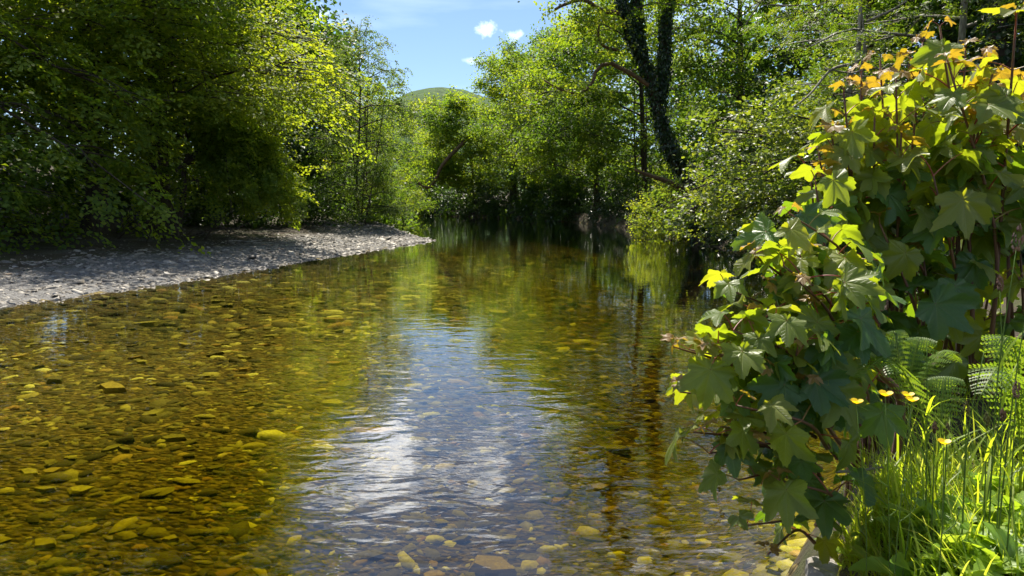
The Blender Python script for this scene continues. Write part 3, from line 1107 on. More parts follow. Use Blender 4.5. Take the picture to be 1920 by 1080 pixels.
# ------------------------------------------------------------------ right bank trees, far to near
RG = 'trees crowding the shaded bank'
tree('alder_tree', 'bright alder with a crooked bare limb reaching down over the bend', -4.6, 93, 15, 6.0, 2.4, 40, 'clump', .25, 'oak', 1.6, (-1.5, -1), .25, .28, .3, group=RG, toward=(-.6, -.5), thin=.64,
     limbs=[([at(895, 235, 88), at(868, 268, 87), at(832, 305, 86), at(812, 345, 86), at(800, 352, 86), at(785, 343, 86), at(778, 325, 86)], .30, .10, 6, 'red_bark')])
tree('oak_tree', 'tall oak behind the crooked-limbed alder, its top standing against the sky', .5, 99, 21, 6.0, 3, 40, 'clump', .27, 'oak', 1.7, (0, 0), .4, .28, .35, group=RG, thin=.64)
tree('oak_tree', 'tall oak with a dark ivy-wrapped trunk at the water across the bend', .2, 84, 19, 5.6, 3.5, 40, 'clump', .23, 'oak', 1.5, (.3, 0), .5, .28, .3, group=RG, thin=.6, ivy=90)
tree('alder_tree', 'tall alder with hanging foliage brushing the water beside the dark-trunked oak', 4.4, 74, 18, 5.8, 2.6, 42, 'clump', .20, 'alder', 1.35, (-.4, 0), .3, .34, .3, group=RG, toward=(-.7, -.4), thin=.6)
tree('alder_tree', 'tall alder with reddish dead twigs in its crown', 7.8, 63, 18.5, 6.0, 3.0, 44, 'clump', .18, 'oak', 1.25, (-.3, 0), .3, .32, .3, group=RG, toward=(-.7, -.4), thin=.65)
tree('alder_tree', 'alder leaning over the dark water upstream of the ivy-clad trunk', 9.6, 50, 17.5, 5.6, 2.8, 44, 'clump', .155, 'alder', 1.15, (-.6, 0), .26, .36, .3, group=RG, toward=(-.8, -.3),
     stems=[(([(9.2, 49, .6), (8.6, 48.5, 5), (8.4, 48.3, 10)]), .10), (([(9.0, 47.5, .6), (9.1, 47.2, 5), (9.0, 47.2, 10)]), .09)])
ivb = np.array([at(1318, 372, 31)[0], 31.0, 0])
ivb[2] = H1(ivb[0], ivb[1])
tree('ivy_tree', 'big forked tree with a thick ivy-clad trunk leaning over the water', ivb[0], ivb[1], 19, 4.2, 7.5, 26, 'clump', .125, 'oak', 1.0, (0, 0), .31, .28, .3, group=RG, toward=(.5, .4),
     trunk_path=[ivb + np.array([.1, 0, -.5]), at(1300, 345, 30.8), at(1262, 290, 30.4), at(1240, 230, 30.2), at(1215, 130, 30), at(1180, 60, 29.8), at(1165, -20, 29.6), at(1180, -160, 29.5), at(1210, -330, 29.5)],
     limbs=[([at(1235, 190, 30.2), at(1245, 120, 30.4), at(1248, 40, 30.6), at(1262, -60, 30.8), at(1290, -220, 31)], .22, .08, 20, 'bark'),
            ([at(1205, 110, 29.9), at(1196, 40, 30.2), at(1190, -30, 30.4)], .16, .10, 4, 'bark'),
            ([at(1165, 25, 29.7), at(1130, 20, 29.2), at(1095, 0, 28.8), at(1060, 8, 28.4), at(1040, 18, 28.2)], .11, .05, 14, 'red_bark'),
            ([at(1225, 165, 30), at(1150, 120, 29.4), at(1120, 130, 29), at(1108, 160, 28.7), at(1080, 176, 28.5), at(1045, 165, 28.3), at(1020, 150, 28.1)], .10, .03, 16, 'red_bark'),
            ([at(1160, 95, 29.6), at(1130, 85, 29.2), at(1122, 55, 29), at(1135, 30, 29)], .07, .04, 8, 'red_bark')], ivy=420)
tree('fallen_limb', 'bare mossy limb slanting from the foot of the ivy-clad tree', ivb[0] + .5, 29.0, 1.6, .7, .3, 5, 'clump', .09, 'hazel', .5, (0, 0), .08, .3, .2, cat='dead limb',
     limbs=[([at(1330, 388, 28.6), at(1290, 360, 27.8), at(1250, 340, 27.2), at(1215, 328, 26.8), at(1190, 318, 26.5)], .15, .05, 4, 'red_bark')])
tree('oak_tree', 'dense tree just behind the ivy-clad trunk', 12.6, 38.5, 18, 5.0, .8, 44, 'clump', .145, 'alder', 1.1, (-.4, 0), .28, .32, .3, group=RG, toward=(-.7, -.5))
tree('hawthorn_shrub', 'yellowish rounded bush at the foot of the ivy-clad tree', 7.6, 33.0, 3.8, 1.8, .2, 24, 'clump', .085, 'oak', .7, (-.3, 0), .07, .3, .3, cat='shrub', sub=18.0, var=(.5, .95))
tree('rowan_tree', 'rowan with feathery sprays between ivy-clad tree and hazel', 12.6, 24.5, 14, 4.0, 1.2, 42, 'pinnate', .10, 'rowan', .8, (-.2, 0), .16, .25, .25, group=RG, toward=(-.3, -.9), sub=7.0, shape='slim')
tree('rowan_tree', 'rowan with pale stems and layered sprays behind the sycamore saplings', 10.2, 16.0, 12.5, 4.0, 1.0, 42, 'pinnate', .08, 'rowan', .66, (-.3, 0), .11, .22, .2, group=RG, toward=(-.7, -.5), shape='slim',
     sub=7.0, bark='pale_bark', stems=[([(10.1, 15.9, .8), at(1600, 200, 15.8), at(1610, 100, 15.7), at(1615, -40, 15.6)], .10), ([(10.2, 16, .8), at(1625, 200, 15.9), at(1622, 80, 15.9), at(1600, -60, 15.9)], .07)],
     limbs=[([at(1625, 40, 15.8), at(1670, 20, 15.6), at(1700, 2, 15.5)], .035, .015, 2, 'pale_bark'), ([at(1605, 120, 15.6), at(1560, 130, 15), at(1520, 175, 14.6), at(1490, 200, 14.4)], .04, .012, 8, 'pale_bark')])
tree('ash_tree', 'big ash with a dark ivy-covered trunk rising behind the sycamore tips', 9.6, 13.8, 15, 4.2, 4.2, 30, 'pinnate', .09, 'rowan', .8, (-.2, 0), .34, .25, .3, group=RG, shape='slim', ivy=350, wig=.1)
tree('hazel_bush', 'hazel hanging its glossy sprays low over the water', 8.5, 17.6, 3.4, 3.6, .3, 40, 'clump', .09, 'hazel', .72, (-.5, -.4), .09, .42, .32, cat='shrub', toward=(-1, -.35), shape='oval', sub=8.0, var=(.3, .9))
tree('hazel_bush', 'glossy hazel on the bank behind the overhanging hazel', 10.8, 20.0, 5.2, 2.9, .3, 30, 'clump', .09, 'hazel', .75, (-.3, 0), .09, .35, .35, cat='shrub', toward=(-.6, -.3), shape='oval')
tree('ash_tree', 'young ash with narrow leaflets against the sky above the sycamore', 11.4, 12.2, 9.4, 2.6, 2.0, 26, 'pinnate', .085, 'rowan', .7, (.2, 0), .10, .25, .4, shape='slim')
tree('oak_tree', 'dark tree deep in the wood behind the rowans', 16.5, 27, 17, 5.0, .8, 34, 'clump', .19, 'alder', 1.3, (0, 0), .3, .3, .3)

# undergrowth behind the rows: one mass each
def understorey(name, label, n, fn, leaf, sc, mat='dark_wood'):
    p = fn(n)
    a = rng.uniform(0, 6.28, n)
    hd = np.stack([np.cos(a), np.sin(a), rng.uniform(-.5, .2, n)], 1)
    o = sprays_mesh(name, p, hd, rng.uniform(.7, 1.3, n) * sc, 'clump', leaf, M[mat], None, 'rhomb', rng.uniform(.1, .7, n), .3, 'stuff')
    tag(o, label, 'undergrowth')
    return o


def left_back(n):
    y = rng.uniform(10, 75, n)
    x = np.interp(y, [10, 22, 34, 48, 60, 75], [-21, -19.5, -17.5, -14, -14.5, -17]) - rng.exponential(3.0, n)
    z = height(x, y)[0] + rng.uniform(0, 1, n) ** 1.0 * 16 + .1
    return np.stack([x, y, z], 1)


def right_back(n):
    y = rng.uniform(8, 100, n)
    x = np.interp(y, [8, 14, 24, 46, 65, 77, 90, 100], [10.5, 12.5, 14, 14, 12.5, 9, 4.5, 1]) + rng.exponential(2.6, n)
    z = height(x, y)[0] + rng.uniform(0, 1, n) ** 1.1 * 13 + .1
    return np.stack([x, y, z], 1)


def right_edge(n):
    y = rng.uniform(9, 95, n)
    x = np.interp(y, RP[60:, 1][np.argsort(RP[60:, 1])], RP[60:, 0][np.argsort(RP[60:, 1])]) + rng.uniform(.1, 3.0, n)
    z = np.maximum(height(x, y)[0], 0) + rng.uniform(0, 1, n) ** 1.6 * 2.2 + .1
    return np.stack([x, y, z], 1)


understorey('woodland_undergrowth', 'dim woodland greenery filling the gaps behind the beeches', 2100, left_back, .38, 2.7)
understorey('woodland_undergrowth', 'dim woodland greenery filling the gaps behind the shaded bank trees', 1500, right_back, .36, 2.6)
def far_bend(n):
    t = rng.random(n)
    x = -13 - 22 * t + rng.normal(0, 1.5, n) + 10 * (1 - t) * rng.random(n)
    y = 104 + 16 * t + rng.normal(0, 2.0, n)
    z = np.maximum(height(x, y)[0], 0) + rng.uniform(0, 1, n) ** 1.3 * 6 + .1
    return np.stack([x, y, z], 1)


def left_bend(n):
    y = rng.uniform(37, 100, n)
    x = np.interp(y, LP[60:, 1][np.argsort(LP[60:, 1])], LP[60:, 0][np.argsort(LP[60:, 1])]) - rng.uniform(-.2, 2.5, n)
    z = np.maximum(height(x, y)[0], 0) + rng.uniform(0, 1, n) ** 1.4 * 3.2 + .1
    return np.stack([x, y, z], 1)


def far_right(n):
    y = rng.uniform(66, 112, n)
    x = np.interp(y, RP[60:, 1][np.argsort(RP[60:, 1])], RP[60:, 0][np.argsort(RP[60:, 1])]) + rng.uniform(-1.4, 4.0, n)
    z = np.maximum(height(x, y)[0], 0) + rng.uniform(0, 1, n) ** 1.7 * 4.5 + .15
    return np.stack([x, y, z], 1)


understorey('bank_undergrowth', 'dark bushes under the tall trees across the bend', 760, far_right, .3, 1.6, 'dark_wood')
understorey('bank_undergrowth', 'leafy bushes closing the far bend of the river', 420, far_bend, .34, 1.8, 'oak')
def beach_back(n):
    t = rng.random(n)
    x = -14.5 + 5.2 * t + rng.normal(0, .5, n)
    y = 30.5 + 4.5 * t + rng.normal(0, .7, n)
    z = np.maximum(height(x, y)[0], 0) + rng.uniform(0, 1, n) ** 1.3 * 1.9 + .1
    return np.stack([x, y, z], 1)


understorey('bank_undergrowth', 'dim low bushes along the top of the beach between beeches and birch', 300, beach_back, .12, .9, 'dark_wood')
understorey('bank_undergrowth', 'leafy bushes trailing over the inner bank past the birch', 620, left_bend, .2, 1.1, 'alder')
def near_edge(n):
    y = rng.uniform(9, 36, n)
    x = np.interp(y, RP[60:, 1][np.argsort(RP[60:, 1])], RP[60:, 0][np.argsort(RP[60:, 1])]) + rng.uniform(-.2, 1.8, n)
    z = np.maximum(height(x, y)[0], 0) * rng.uniform(.3, 1, n) + rng.uniform(0, 1, n) ** 1.8 * 1.2 + .12
    return np.stack([x, y, z], 1)


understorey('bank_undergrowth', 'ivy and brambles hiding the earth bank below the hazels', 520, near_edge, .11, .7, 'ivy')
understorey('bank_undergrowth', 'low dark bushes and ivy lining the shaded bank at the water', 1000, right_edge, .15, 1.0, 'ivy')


# ------------------------------------------------------------------ sycamore saplings at the near bank
def syc_mat(name, refl, trans, vein, tfac, rough, spec):
    m, nt = new_mat(name)
    oi = nt.nodes.new('ShaderNodeObjectInfo').outputs['Random']
    nz = noise(nt, objco(nt), 9, 3)
    f = MATH(nt, 'ADD', MATH(nt, 'MULTIPLY', oi, .75), MATH(nt, 'MULTIPLY', nz, .35), clamp=True)
    c = ramp(nt, f, [(0.1, refl[0]), (.9, refl[1])])
    t = ramp(nt, f, [(0.1, trans[0]), (.9, trans[1])])
    vd, rd = attr(nt, 'vein'), attr(nt, 'rad')
    main = MATH(nt, 'SUBTRACT', 1.0, MATH(nt, 'DIVIDE', vd, .022), clamp=True)
    ph = MATH(nt, 'FRACT', MATH(nt, 'MULTIPLY', MATH(nt, 'SUBTRACT', rd, MATH(nt, 'MULTIPLY', vd, 1.1)), 9.0))
    sec = MATH(nt, 'SUBTRACT', 1.0, MATH(nt, 'MULTIPLY', MATH(nt, 'ABSOLUTE', MATH(nt, 'SUBTRACT', ph, .5)), 9.0), clamp=True)
    vf = MATH(nt, 'MAXIMUM', MATH(nt, 'MULTIPLY', main, .75), MATH(nt, 'MULTIPLY', sec, .3))
    mc = N(nt, 'ShaderNodeMixRGB')
    nt.links.new(vf, mc.inputs[0])
    nt.links.new(c, mc.inputs[1])
    mc.inputs[2].default_value = (*vein, 1)
    sp = noise(nt, objco(nt), 26, 2, .5)
    ms = N(nt, 'ShaderNodeMixRGB')
    nt.links.new(ramp(nt, sp, [(.69, (0, 0, 0)), (.73, (.8, .8, .8))]), ms.inputs[0])
    nt.links.new(mc.outputs[0], ms.inputs[1])
    ms.inputs[2].default_value = (.07, .04, .015, 1)
    mc = ms
    p = N(nt, 'ShaderNodeBsdfPrincipled')
    nt.links.new(mc.outputs[0], p.inputs['Base Color'])
    p.inputs['Roughness'].default_value = rough
    p.inputs['Specular IOR Level'].default_value = spec
    nt.links.new(bump(nt, MATH(nt, 'MULTIPLY', vf, -1.0), .5, .004), p.inputs['Normal'])
    tr = N(nt, 'ShaderNodeBsdfTranslucent')
    nt.links.new(t, tr.inputs['Color'])
    mx = N(nt, 'ShaderNodeMixShader')
    mx.inputs[0].default_value = tfac
    nt.links.new(p.outputs[0], mx.inputs[1])
    nt.links.new(tr.outputs[0], mx.inputs[2])
    o = N(nt, 'ShaderNodeOutputMaterial')
    nt.links.new(mx.outputs[0], o.inputs[0])
    return m


SYC = {'mature': syc_mat('sycamore_mature', ((.030, .085, .022), (.060, .130, .026)), ((.18, .36, .012), (.36, .54, .015)), (.12, .17, .06), .42, .44, .5),
       'fresh': syc_mat('sycamore_fresh', ((.090, .145, .022), (.15, .175, .024)), ((.40, .55, .012), (.62, .64, .02)), (.22, .25, .07), .48, .44, .5),
       'young': syc_mat('sycamore_young', ((.15, .11, .026), (.23, .135, .04)), ((.58, .42, .015), (.74, .46, .03)), (.30, .16, .06), .42, .45, .7)}
M['petiole'] = surf_mat('red_petiole', lambda nt: ramp(nt, nt.nodes.new('ShaderNodeObjectInfo').outputs['Random'], [(0, (.20, .05, .025)), (.6, (.30, .035, .03)), (1, (.16, .14, .03))]), .45, None, .5)
M['shoot'] = surf_mat('sapling_stem', lambda nt: ramp(nt, noise(nt, world_pos(nt), 7, 3), [(.3, (.085, .035, .022)), (.7, (.14, .065, .03))]), .6, None, .4)


def sycamore_leaf(seed):
    r = np.random.default_rng(seed)
    keys = [(0, 1.0), (11, .80), (24, .56), (36, .78), (47, .93), (60, .70), (74, .50), (88, .58), (101, .64), (118, .45), (140, .34), (160, .27), (180, .12)]
    ka = np.array([k[0] for k in keys], float)
    th = np.radians(np.linspace(-180, 180, 97))
    rr = np.zeros(97)
    for sg in (-1, 1):
        kr = np.array([k[1] for k in keys]) * r.uniform(.92, 1.08, len(keys))
        kr[0] = 1.0
        m = (th * sg >= 0)
        rr[m] = np.interp(np.degrees(np.abs(th[m])), ka, kr)
    teeth = np.abs(((np.degrees(np.abs(th)) * .115) % 1) - .5) * 2
    rr = rr * (1 - .13 * teeth * r.uniform(.5, 1.4, 97))
    rr[0] = rr[-1] = (rr[0] + rr[-1]) / 2
    va = np.radians([0, 46, -46, 100, -100])
    dmin = np.min(np.abs(th[:, None] - va[None]), axis=1)
    fr = np.array([.0, .16, .34, .52, .70, .86, 1.0])
    delta = r.uniform(.35, 1.15)
    curl = r.uniform(.1, .75)
    cup = r.uniform(-.10, .42)
    lp = r.uniform(.55, .95)
    V, vein, rad = [], [], []
    wave = r.uniform(0, 6.28)
    for f in fr:
        q = rr * f
        u, v = q * np.cos(th), q * np.sin(th)
        wv = .10 * q * np.minimum(1, dmin / .35) - curl * np.clip(u, 0, 2) ** 2 * .5 - cup * v * v * .8 + .09 * f * f * np.sin(4 * th + wave) + .03 * f * f * np.sin(11 * th + wave)
        V.append(np.stack([u, v, wv], 1))
        vein.append(q * np.sin(np.minimum(dmin, 1.5)))
        rad.append(q)
    V = np.concatenate(V)
    B = np.array([lp, 0, lp * .42])
    c, s_ = math.cos(delta), math.sin(delta)
    W = np.stack([V[:, 0] * c + V[:, 2] * s_, V[:, 1], -V[:, 0] * s_ + V[:, 2] * c], 1) + B
    n = 97
    F = []
    a = np.arange(n - 1)
    for k in range(len(fr) - 1):
        o = k * n
        if k > 0:
            F.append(np.stack([o + a, o + n + a, o + n + a + 1], 1))
        else:
            F.append(np.stack([o + a, o + n + a, o + n + a + 1], 1))
        if k > 0:
            F.append(np.stack([o + a, o + n + a + 1, o + a + 1], 1))
    F = np.concatenate(F)
    t = np.linspace(0, 1, 6)
    pp = np.stack([lp * t, 0 * t, lp * (.75 * t - .33 * t * t)], 1)
    pv, pf = tube(pp, np.linspace(.022, .016, 6), 5)
    return W, F, np.concatenate(vein), np.concatenate(rad), pv, pf


def plain_mesh(name, V, F, mat, smooth=True, extra=None):
    o = mesh_np(name, V, F, mat, smooth=smooth, extra=extra)
    me = o.data
    bpy.data.objects.remove(o)
    return me


LEAF_ME, PET_ME = {}, []
for k in range(12):
    W_, F_, ve_, ra_, pv_, pf_ = sycamore_leaf(300 + k)
    for age in SYC:
        LEAF_ME[(age, k)] = plain_mesh('leaf', W_, F_, SYC[age], True, {'vein': ve_, 'rad': ra_})
    PET_ME.append(plain_mesh('petiole', pv_, pf_, M['petiole']))


def add_leaf(root, org, p, az, pitch, roll, size, age):
    k = random.randrange(12)
    o = bpy.data.objects.new('leaf', LEAF_ME[(age, k)])
    COL.objects.link(o)
    o.parent = root
    mt = Matrix.Translation(Vector(p) - Vector(org)) @ Matrix.Rotation(az, 4, 'Z') @ Matrix.Rotation(-pitch, 4, 'Y') @ Matrix.Rotation(roll, 4, 'X') @ Matrix.Scale(size, 4)
    o.matrix_local = mt
    q = bpy.data.objects.new('petiole', PET_ME[k])
    COL.objects.link(q)
    q.parent = o


def shoot(root, org, base, tip, npairs, big, bow=.0, r0=.011, young=2, spread=.62, fresh=2):
    base, tip = np.asarray(base, float), np.asarray(tip, float)
    mid = (base + tip) / 2 + np.array([random.gauss(0, .03), random.gauss(0, .03), 0]) + np.array([0, 0, bow])
    Pth = smooth_path([base, mid, tip], 12)
    b = Bag()
    b.add(*tube(Pth - org, np.linspace(r0, r0 * .35, 12), 6))
    b.build('stem', M['shoot'], root, smooth=True)
    az = random.uniform(0, 6.28)
    L = np.linalg.norm(np.diff(Pth, axis=0), axis=1).sum()
    for k in range(npairs):
        f = 1 - spread * (k / max(1, npairs - 1)) ** 1.15
        t = f * 11
        i = min(10, int(t))
        p = Pth[i] * (1 - (t - i)) + Pth[i + 1] * (t - i)
        tg = Pth[i + 1] - Pth[i]
        if k < young:
            age, sz, pit = 'young', big * (.36 + .26 * k), .5
        elif k < young + fresh:
            age, sz, pit = 'fresh', big * random.uniform(.8, 1.05), .22
        else:
            age, sz, pit = ('fresh' if random.random() < .24 else 'mature'), big * random.uniform(.85, 1.2), .05
        for h_ in (0, math.pi):
            if k >= young and random.random() < .06:
                continue
            a = az + h_ + random.gauss(0, .25)
            add_leaf(root, org, p, a, pit + random.gauss(0, .32), random.gauss(0, .38), sz * random.uniform(.88, 1.12), age)
        az += math.pi / 2 + random.gauss(0, .2)


# the tall saplings: upright red stems
SAPS = []
for (sx_, sy_), lb_ in (((1.42, 2.35), 'tall young sycamore with orange new leaves, next to the one leaning over the water'),
                        ((1.85, 2.45), 'tall young sycamore with orange tips on red stems, rising behind the ferns and grass stalks')):
    p_ = np.array([sx_, sy_, H1(sx_, sy_)])
    SAPS.append((p_, empty('sycamore_sapling', p_, lb_, 'sapling')))
TOPS = [(1762, 50, 2.35, 5), (1776, 112, 2.2, 6), (1582, 172, 2.3, 6), (1650, 112, 2.5, 5), (1705, 118, 2.6, 5), (1906, 28, 2.15, 6), (1850, 105, 2.5, 6), (1535, 290, 2.25, 5),
        (1690, 250, 2.25, 5), (1800, 240, 2.4, 5), (1600, 330, 2.5, 5), (1880, 260, 2.35, 6), (1750, 330, 2.15, 5), (1560, 400, 2.4, 5), (1530, 352, 2.1, 5), (1650, 420, 2.2, 5), (1830, 390, 2.3, 5), (1905, 400, 2.5, 4),
        (1730, 470, 2.3, 5), (1622, 520, 2.15, 5), (1860, 520, 2.45, 4), (1780, 580, 2.5, 4), (1690, 580, 2.3, 4), (1620, 230, 2.6, 6), (1730, 180, 2.7, 6), (1820, 170, 2.75, 6), (1880, 180, 2.7, 6), (1660, 330, 2.75, 5), (1560, 480, 2.3, 5), (1780, 430, 2.75, 5), (1900, 620, 2.6, 4), (1840, 640, 2.7, 4), (1760, 660, 2.75, 4), (1640, 640, 2.5, 4), (1910, 520, 2.2, 4), (1615, 140, 2.45, 6), (1680, 150, 2.35, 6), (1810, 95, 2.45, 6), (1860, 140, 2.25, 6), (1730, 80, 2.6, 6), (1555, 220, 2.4, 6), (1640, 220, 2.3, 6), (1835, 210, 2.2, 6), (1920, 150, 2.4, 6), (1590, 270, 2.35, 5), (1520, 330, 2.35, 5), (1700, 300, 2.45, 5)]
for px_, py_, yd, npn in TOPS:
    yd = (yd + .30) * .86
    tip = at(px_, py_, yd)
    sb, sap = SAPS[0 if px_ < 1735 else 1]
    bx = sb + np.array([(tip[0] - sb[0]) * .55 + random.gauss(0, .04), (tip[1] - sb[1]) * .5 + random.gauss(0, .05), .02])
    bx[2] = H1(bx[0], bx[1]) - .02
    low = py_ > 300
    shoot(sap, sb, bx, tip, npn + (1 if py_ < 300 else 0), .106 if not low else .106, 0, .008, random.choice((1, 2, 2)) if not low else (1 if random.random() < .5 else 0), .44 if not low else .62, 3 if not low else 1)

# the second sapling: branches arching out over the water
s2 = np.array([.86, 1.72, 0.0])
s2[2] = H1(s2[0], s2[1])
sap2 = empty('sycamore_sapling', s2, 'young sycamore leaning from the bank with leaf sprays arching low over the water', 'sapling')
hub = at(1640, 690, 1.6)
b = Bag()
b.add(*tube(smooth_path([s2 + np.array([0.1, 0, -.05]), at(1690, 780, 1.66), hub, at(1560, 600, 1.55)], 14) - s2, np.linspace(.013, .006, 14), 7))
b.build('stem', M['shoot'], sap2, smooth=True)
for px_, py_, yd, npn, fx, fy in [(1292, 655, 2.15, 5, 1560, 760), (1415, 478, 2.3, 5, 1600, 640), (1405, 590, 2.25, 5, 1590, 700), (1495, 655, 2.1, 6, 1560, 840), (1352, 800, 2.1, 5, 1540, 880), (1310, 735, 2.2, 5, 1560, 800),
                                  (1440, 540, 2.35, 5, 1600, 660), (1500, 480, 2.3, 5, 1610, 640), (1385, 900, 2.15, 4, 1530, 930), (1470, 760, 2.2, 5, 1570, 860), (1400, 680, 2.3, 5, 1580, 760), (1520, 580, 2.25, 5, 1600, 720),
                                  (1460, 900, 2.1, 4, 1540, 960), (1400, 985, 2.2, 3, 1530, 985), (1580, 690, 2.3, 4, 1620, 820), (1440, 1040, 2.15, 3, 1530, 1020), (1345, 690, 2.35, 4, 1560, 790), (1480, 400, 2.4, 5, 1600, 600), (1330, 660, 2.1, 4, 1540, 780), (1375, 620, 2.15, 4, 1560, 740), (1455, 620, 2.1, 4, 1570, 760), (1440, 700, 2.1, 4, 1560, 800), (1330, 850, 2.15, 4, 1520, 900),
                                  (1420, 830, 2.05, 4, 1540, 900), (1360, 540, 2.4, 4, 1580, 680), (1450, 450, 2.35, 4, 1600, 620), (1500, 530, 2.15, 4, 1590, 700), (1380, 760, 2.05, 4, 1550, 840), (1510, 720, 2.1, 4, 1580, 840), (1470, 500, 2.2, 4, 1600, 660), (1262, 650, 2.15, 4, 1540, 770), (1275, 735, 2.1, 4, 1530, 820), (1300, 810, 2.1, 4, 1530, 880)]:
    yd = yd * .64
    shoot(sap2, s2, at(fx, fy, yd + .16), at(px_, py_, yd), npn, random.uniform(.062, .084), .03, .005, 1 if random.random() < .6 else 0, .72, random.choice((1, 2)))

# ------------------------------------------------------------------ ferns
def frond_mesh(P_, r):
    """P_: rachis from root to tip; leaflets on the outer two thirds"""
    b = Bag()
    n = len(P_)
    t = np.linspace(0, 1, n)
    L = np.linalg.norm(np.diff(P_, axis=0), axis=1).sum()
    b.add(*tube(P_, np.linspace(.0022, .0007, n), 4), var=.9)
    sidev = np.cross(P_[-1] - P_[0], [0, 0, 1.0])
    sidev = unit(sidev + r.normal(0, .25, 3) * np.linalg.norm(sidev))
    nP = 24
    for k in range(nP):
        f = .30 + .69 * k / nP
        c = np.array([np.interp(f, t, P_[:, q]) for q in range(3)])
        tg = unit(np.array([np.interp(min(1, f + .04), t, P_[:, q]) - np.interp(f - .04, t, P_[:, q]) for q in range(3)]))
        g0 = (f - .30) / .70
        pl = L * .165 * min(1, (g0 + .25) * 1.6) * (1 - g0) ** .75 + .003
        sd = unit(sidev - tg * (sidev @ tg))
        for sg in (-1, 1):
            pd = unit(tg * .35 + sg * sd + np.array([0, 0, -.12]) + r.normal(0, .05, 3))
            nl = 8
            for j in range(nl):
                g = (j + .5) / nl
                q = c + pd * pl * g + np.array([0, 0, -.25 * pl * g * g])
                w_ = pl * .16 * (1 - .8 * g) + .0012
                h2 = pl / nl * .5
                V4 = np.array([q - pd * h2, q + tg * w_ + pd * h2 * .5, q + pd * h2 * 1.1, q - tg * w_ + pd * h2 * .5])
                b.add(V4, [[0, 1, 2], [0, 2, 3]], var=float(np.clip(r.normal(.5, .15), 0, 1)))
    return b


def fern(label, base, tips):
    base = np.array([base[0], base[1], H1(base[0], base[1]) - .01])
    root = empty('fern', base, label, 'fern')
    for i, (px_, py_, yd) in enumerate(tips):
        tip = at(px_, py_, yd)
        up = max(.12, (tip[2] - base[2]))
        P_ = smooth_path([base, base + (tip - base) * np.array([.25, .25, 0]) + np.array([0, 0, up * .75]), base * .35 + tip * .65 + np.array([0, 0, up * .48]), tip], 18) - base
        frond_mesh(P_, np.random.default_rng(700 + i)).build('frond', M['fern'], root)
    return root


fern('fern with a pale arching frond beside the buttercups', (.92, 1.42), [(1605, 714, 1.34), (1770, 730, 1.5)])
fern('fern with bright ladder-like fronds among the tall grass stalks', (1.08, 1.38), [(1836, 745, 1.2), (1935, 768, 1.27), (1862, 680, 1.32), (1975, 700, 1.3)])
fern('dark fern standing in the shade under the sycamore leaves', (1.0, 1.7), [(1665, 650, 1.75), (1735, 660, 1.75), (1800, 680, 1.75)])

# ------------------------------------------------------------------ grass on the bank
def ribbons(P, L, wd, az, lean, bend, r, seg=4):
    n = len(P)
    t = np.linspace(0, 1, seg + 1)
    d = np.stack([np.cos(az), np.sin(az), np.zeros(n)], 1)
    sd = np.stack([-np.sin(az), np.cos(az), np.zeros(n)], 1)
    V = np.zeros((n, 2 * seg + 1, 3))
    for k in range(seg + 1):
        out = (lean * t[k] + bend * t[k] ** 2.2) * L
        up = L * (t[k] - .35 * (lean + bend) * t[k] ** 2)
        c = P + d * out[:, None] + np.array([0, 0, 1.0]) * up[:, None]
        if k < seg:
            ww = (wd * (1 - .75 * t[k] ** 1.5))[:, None]
            V[:, 2 * k] = c - sd * ww
            V[:, 2 * k + 1] = c + sd * ww
        else:
            V[:, 2 * seg] = c
    F = []
    for k in range(seg - 1):
        F += [[2 * k, 2 * k + 1, 2 * k + 3], [2 * k, 2 * k + 3, 2 * k + 2]]
    F += [[2 * seg - 2, 2 * seg - 1, 2 * seg]]
    F = np.array(F)
    FF = (F[None] + (np.arange(n) * (2 * seg + 1))[:, None, None]).reshape(-1, 3)
    return V.reshape(-1, 3), FF, len(F)


def bank_points(n, x0, x1, y0, y1, dmin=.30):
    x, y = rng.uniform(x0, x1, n), rng.uniform(y0, y1, n)
    h, dl, dr, ins = height(x, y)
    k = (~ins) & (dr < dl) & (dr > np.where((y > 1.0) & (y < 1.75), dmin + .05, dmin))
    return np.stack([x, y, h - .01], 1)[k], dr[k]


gb = Bag()
for n_, box, l0, l1, wd0 in ((17000, (.42, 1.9, .55, 1.75), .028, .07, .0021), (1700, (.55, 1.15, 1.05, 1.6), .07, .15, .0021), (380, (.7, 1.5, 1.0, 1.8), .12, .26, .0024), (1500, (1.0, 2.4, 1.5, 2.8), .09, .2, .002), (2500, (-1.2, .6, -.8, .6), .04, .1, .002)):
    P_, dr_ = bank_points(n_, *box)
    if n_ == 17000:
        kp_ = ~((P_[:, 0] > .72) & (P_[:, 1] < 1.32) & (rng.random(len(P_)) < .6))
        P_ = P_[kp_]
    L_ = rng.uniform(l0, l1, len(P_)) * rng.uniform(.7, 1.2, len(P_))
    V_, F_, nf = ribbons(P_, L_, rng.uniform(.7, 1.4, len(P_)) * wd0, rng.normal(2.6, 1.5, len(P_)), np.abs(rng.normal(.25, .22, len(P_))), np.abs(rng.normal(.35, .3, len(P_))), rng)
    gb.add(V_, F_, np.repeat(np.clip(rng.beta(2, 2.6, len(P_)), 0, 1), nf))
o = gb.build('grass', M['grass'], None, kind='stuff')
tag(o, 'bright sunlit grass covering the near bank beside the rock', 'grass')

# ------------------------------------------------------------------ grass stalks with seed heads
M['seed'] = surf_mat('seed_head', lambda nt: ramp(nt, nt.nodes.new('ShaderNodeObjectInfo').outputs['Random'], [(0, (.30, .17, .10)), (.5, (.36, .22, .17)), (1, (.28, .26, .09))]), .8, None, .2)
M['stalk'] = leaf_mat('green_stalk', [(.10, .16, .03)] * 2, [(.3, .42, .04)] * 2, .35, .45)


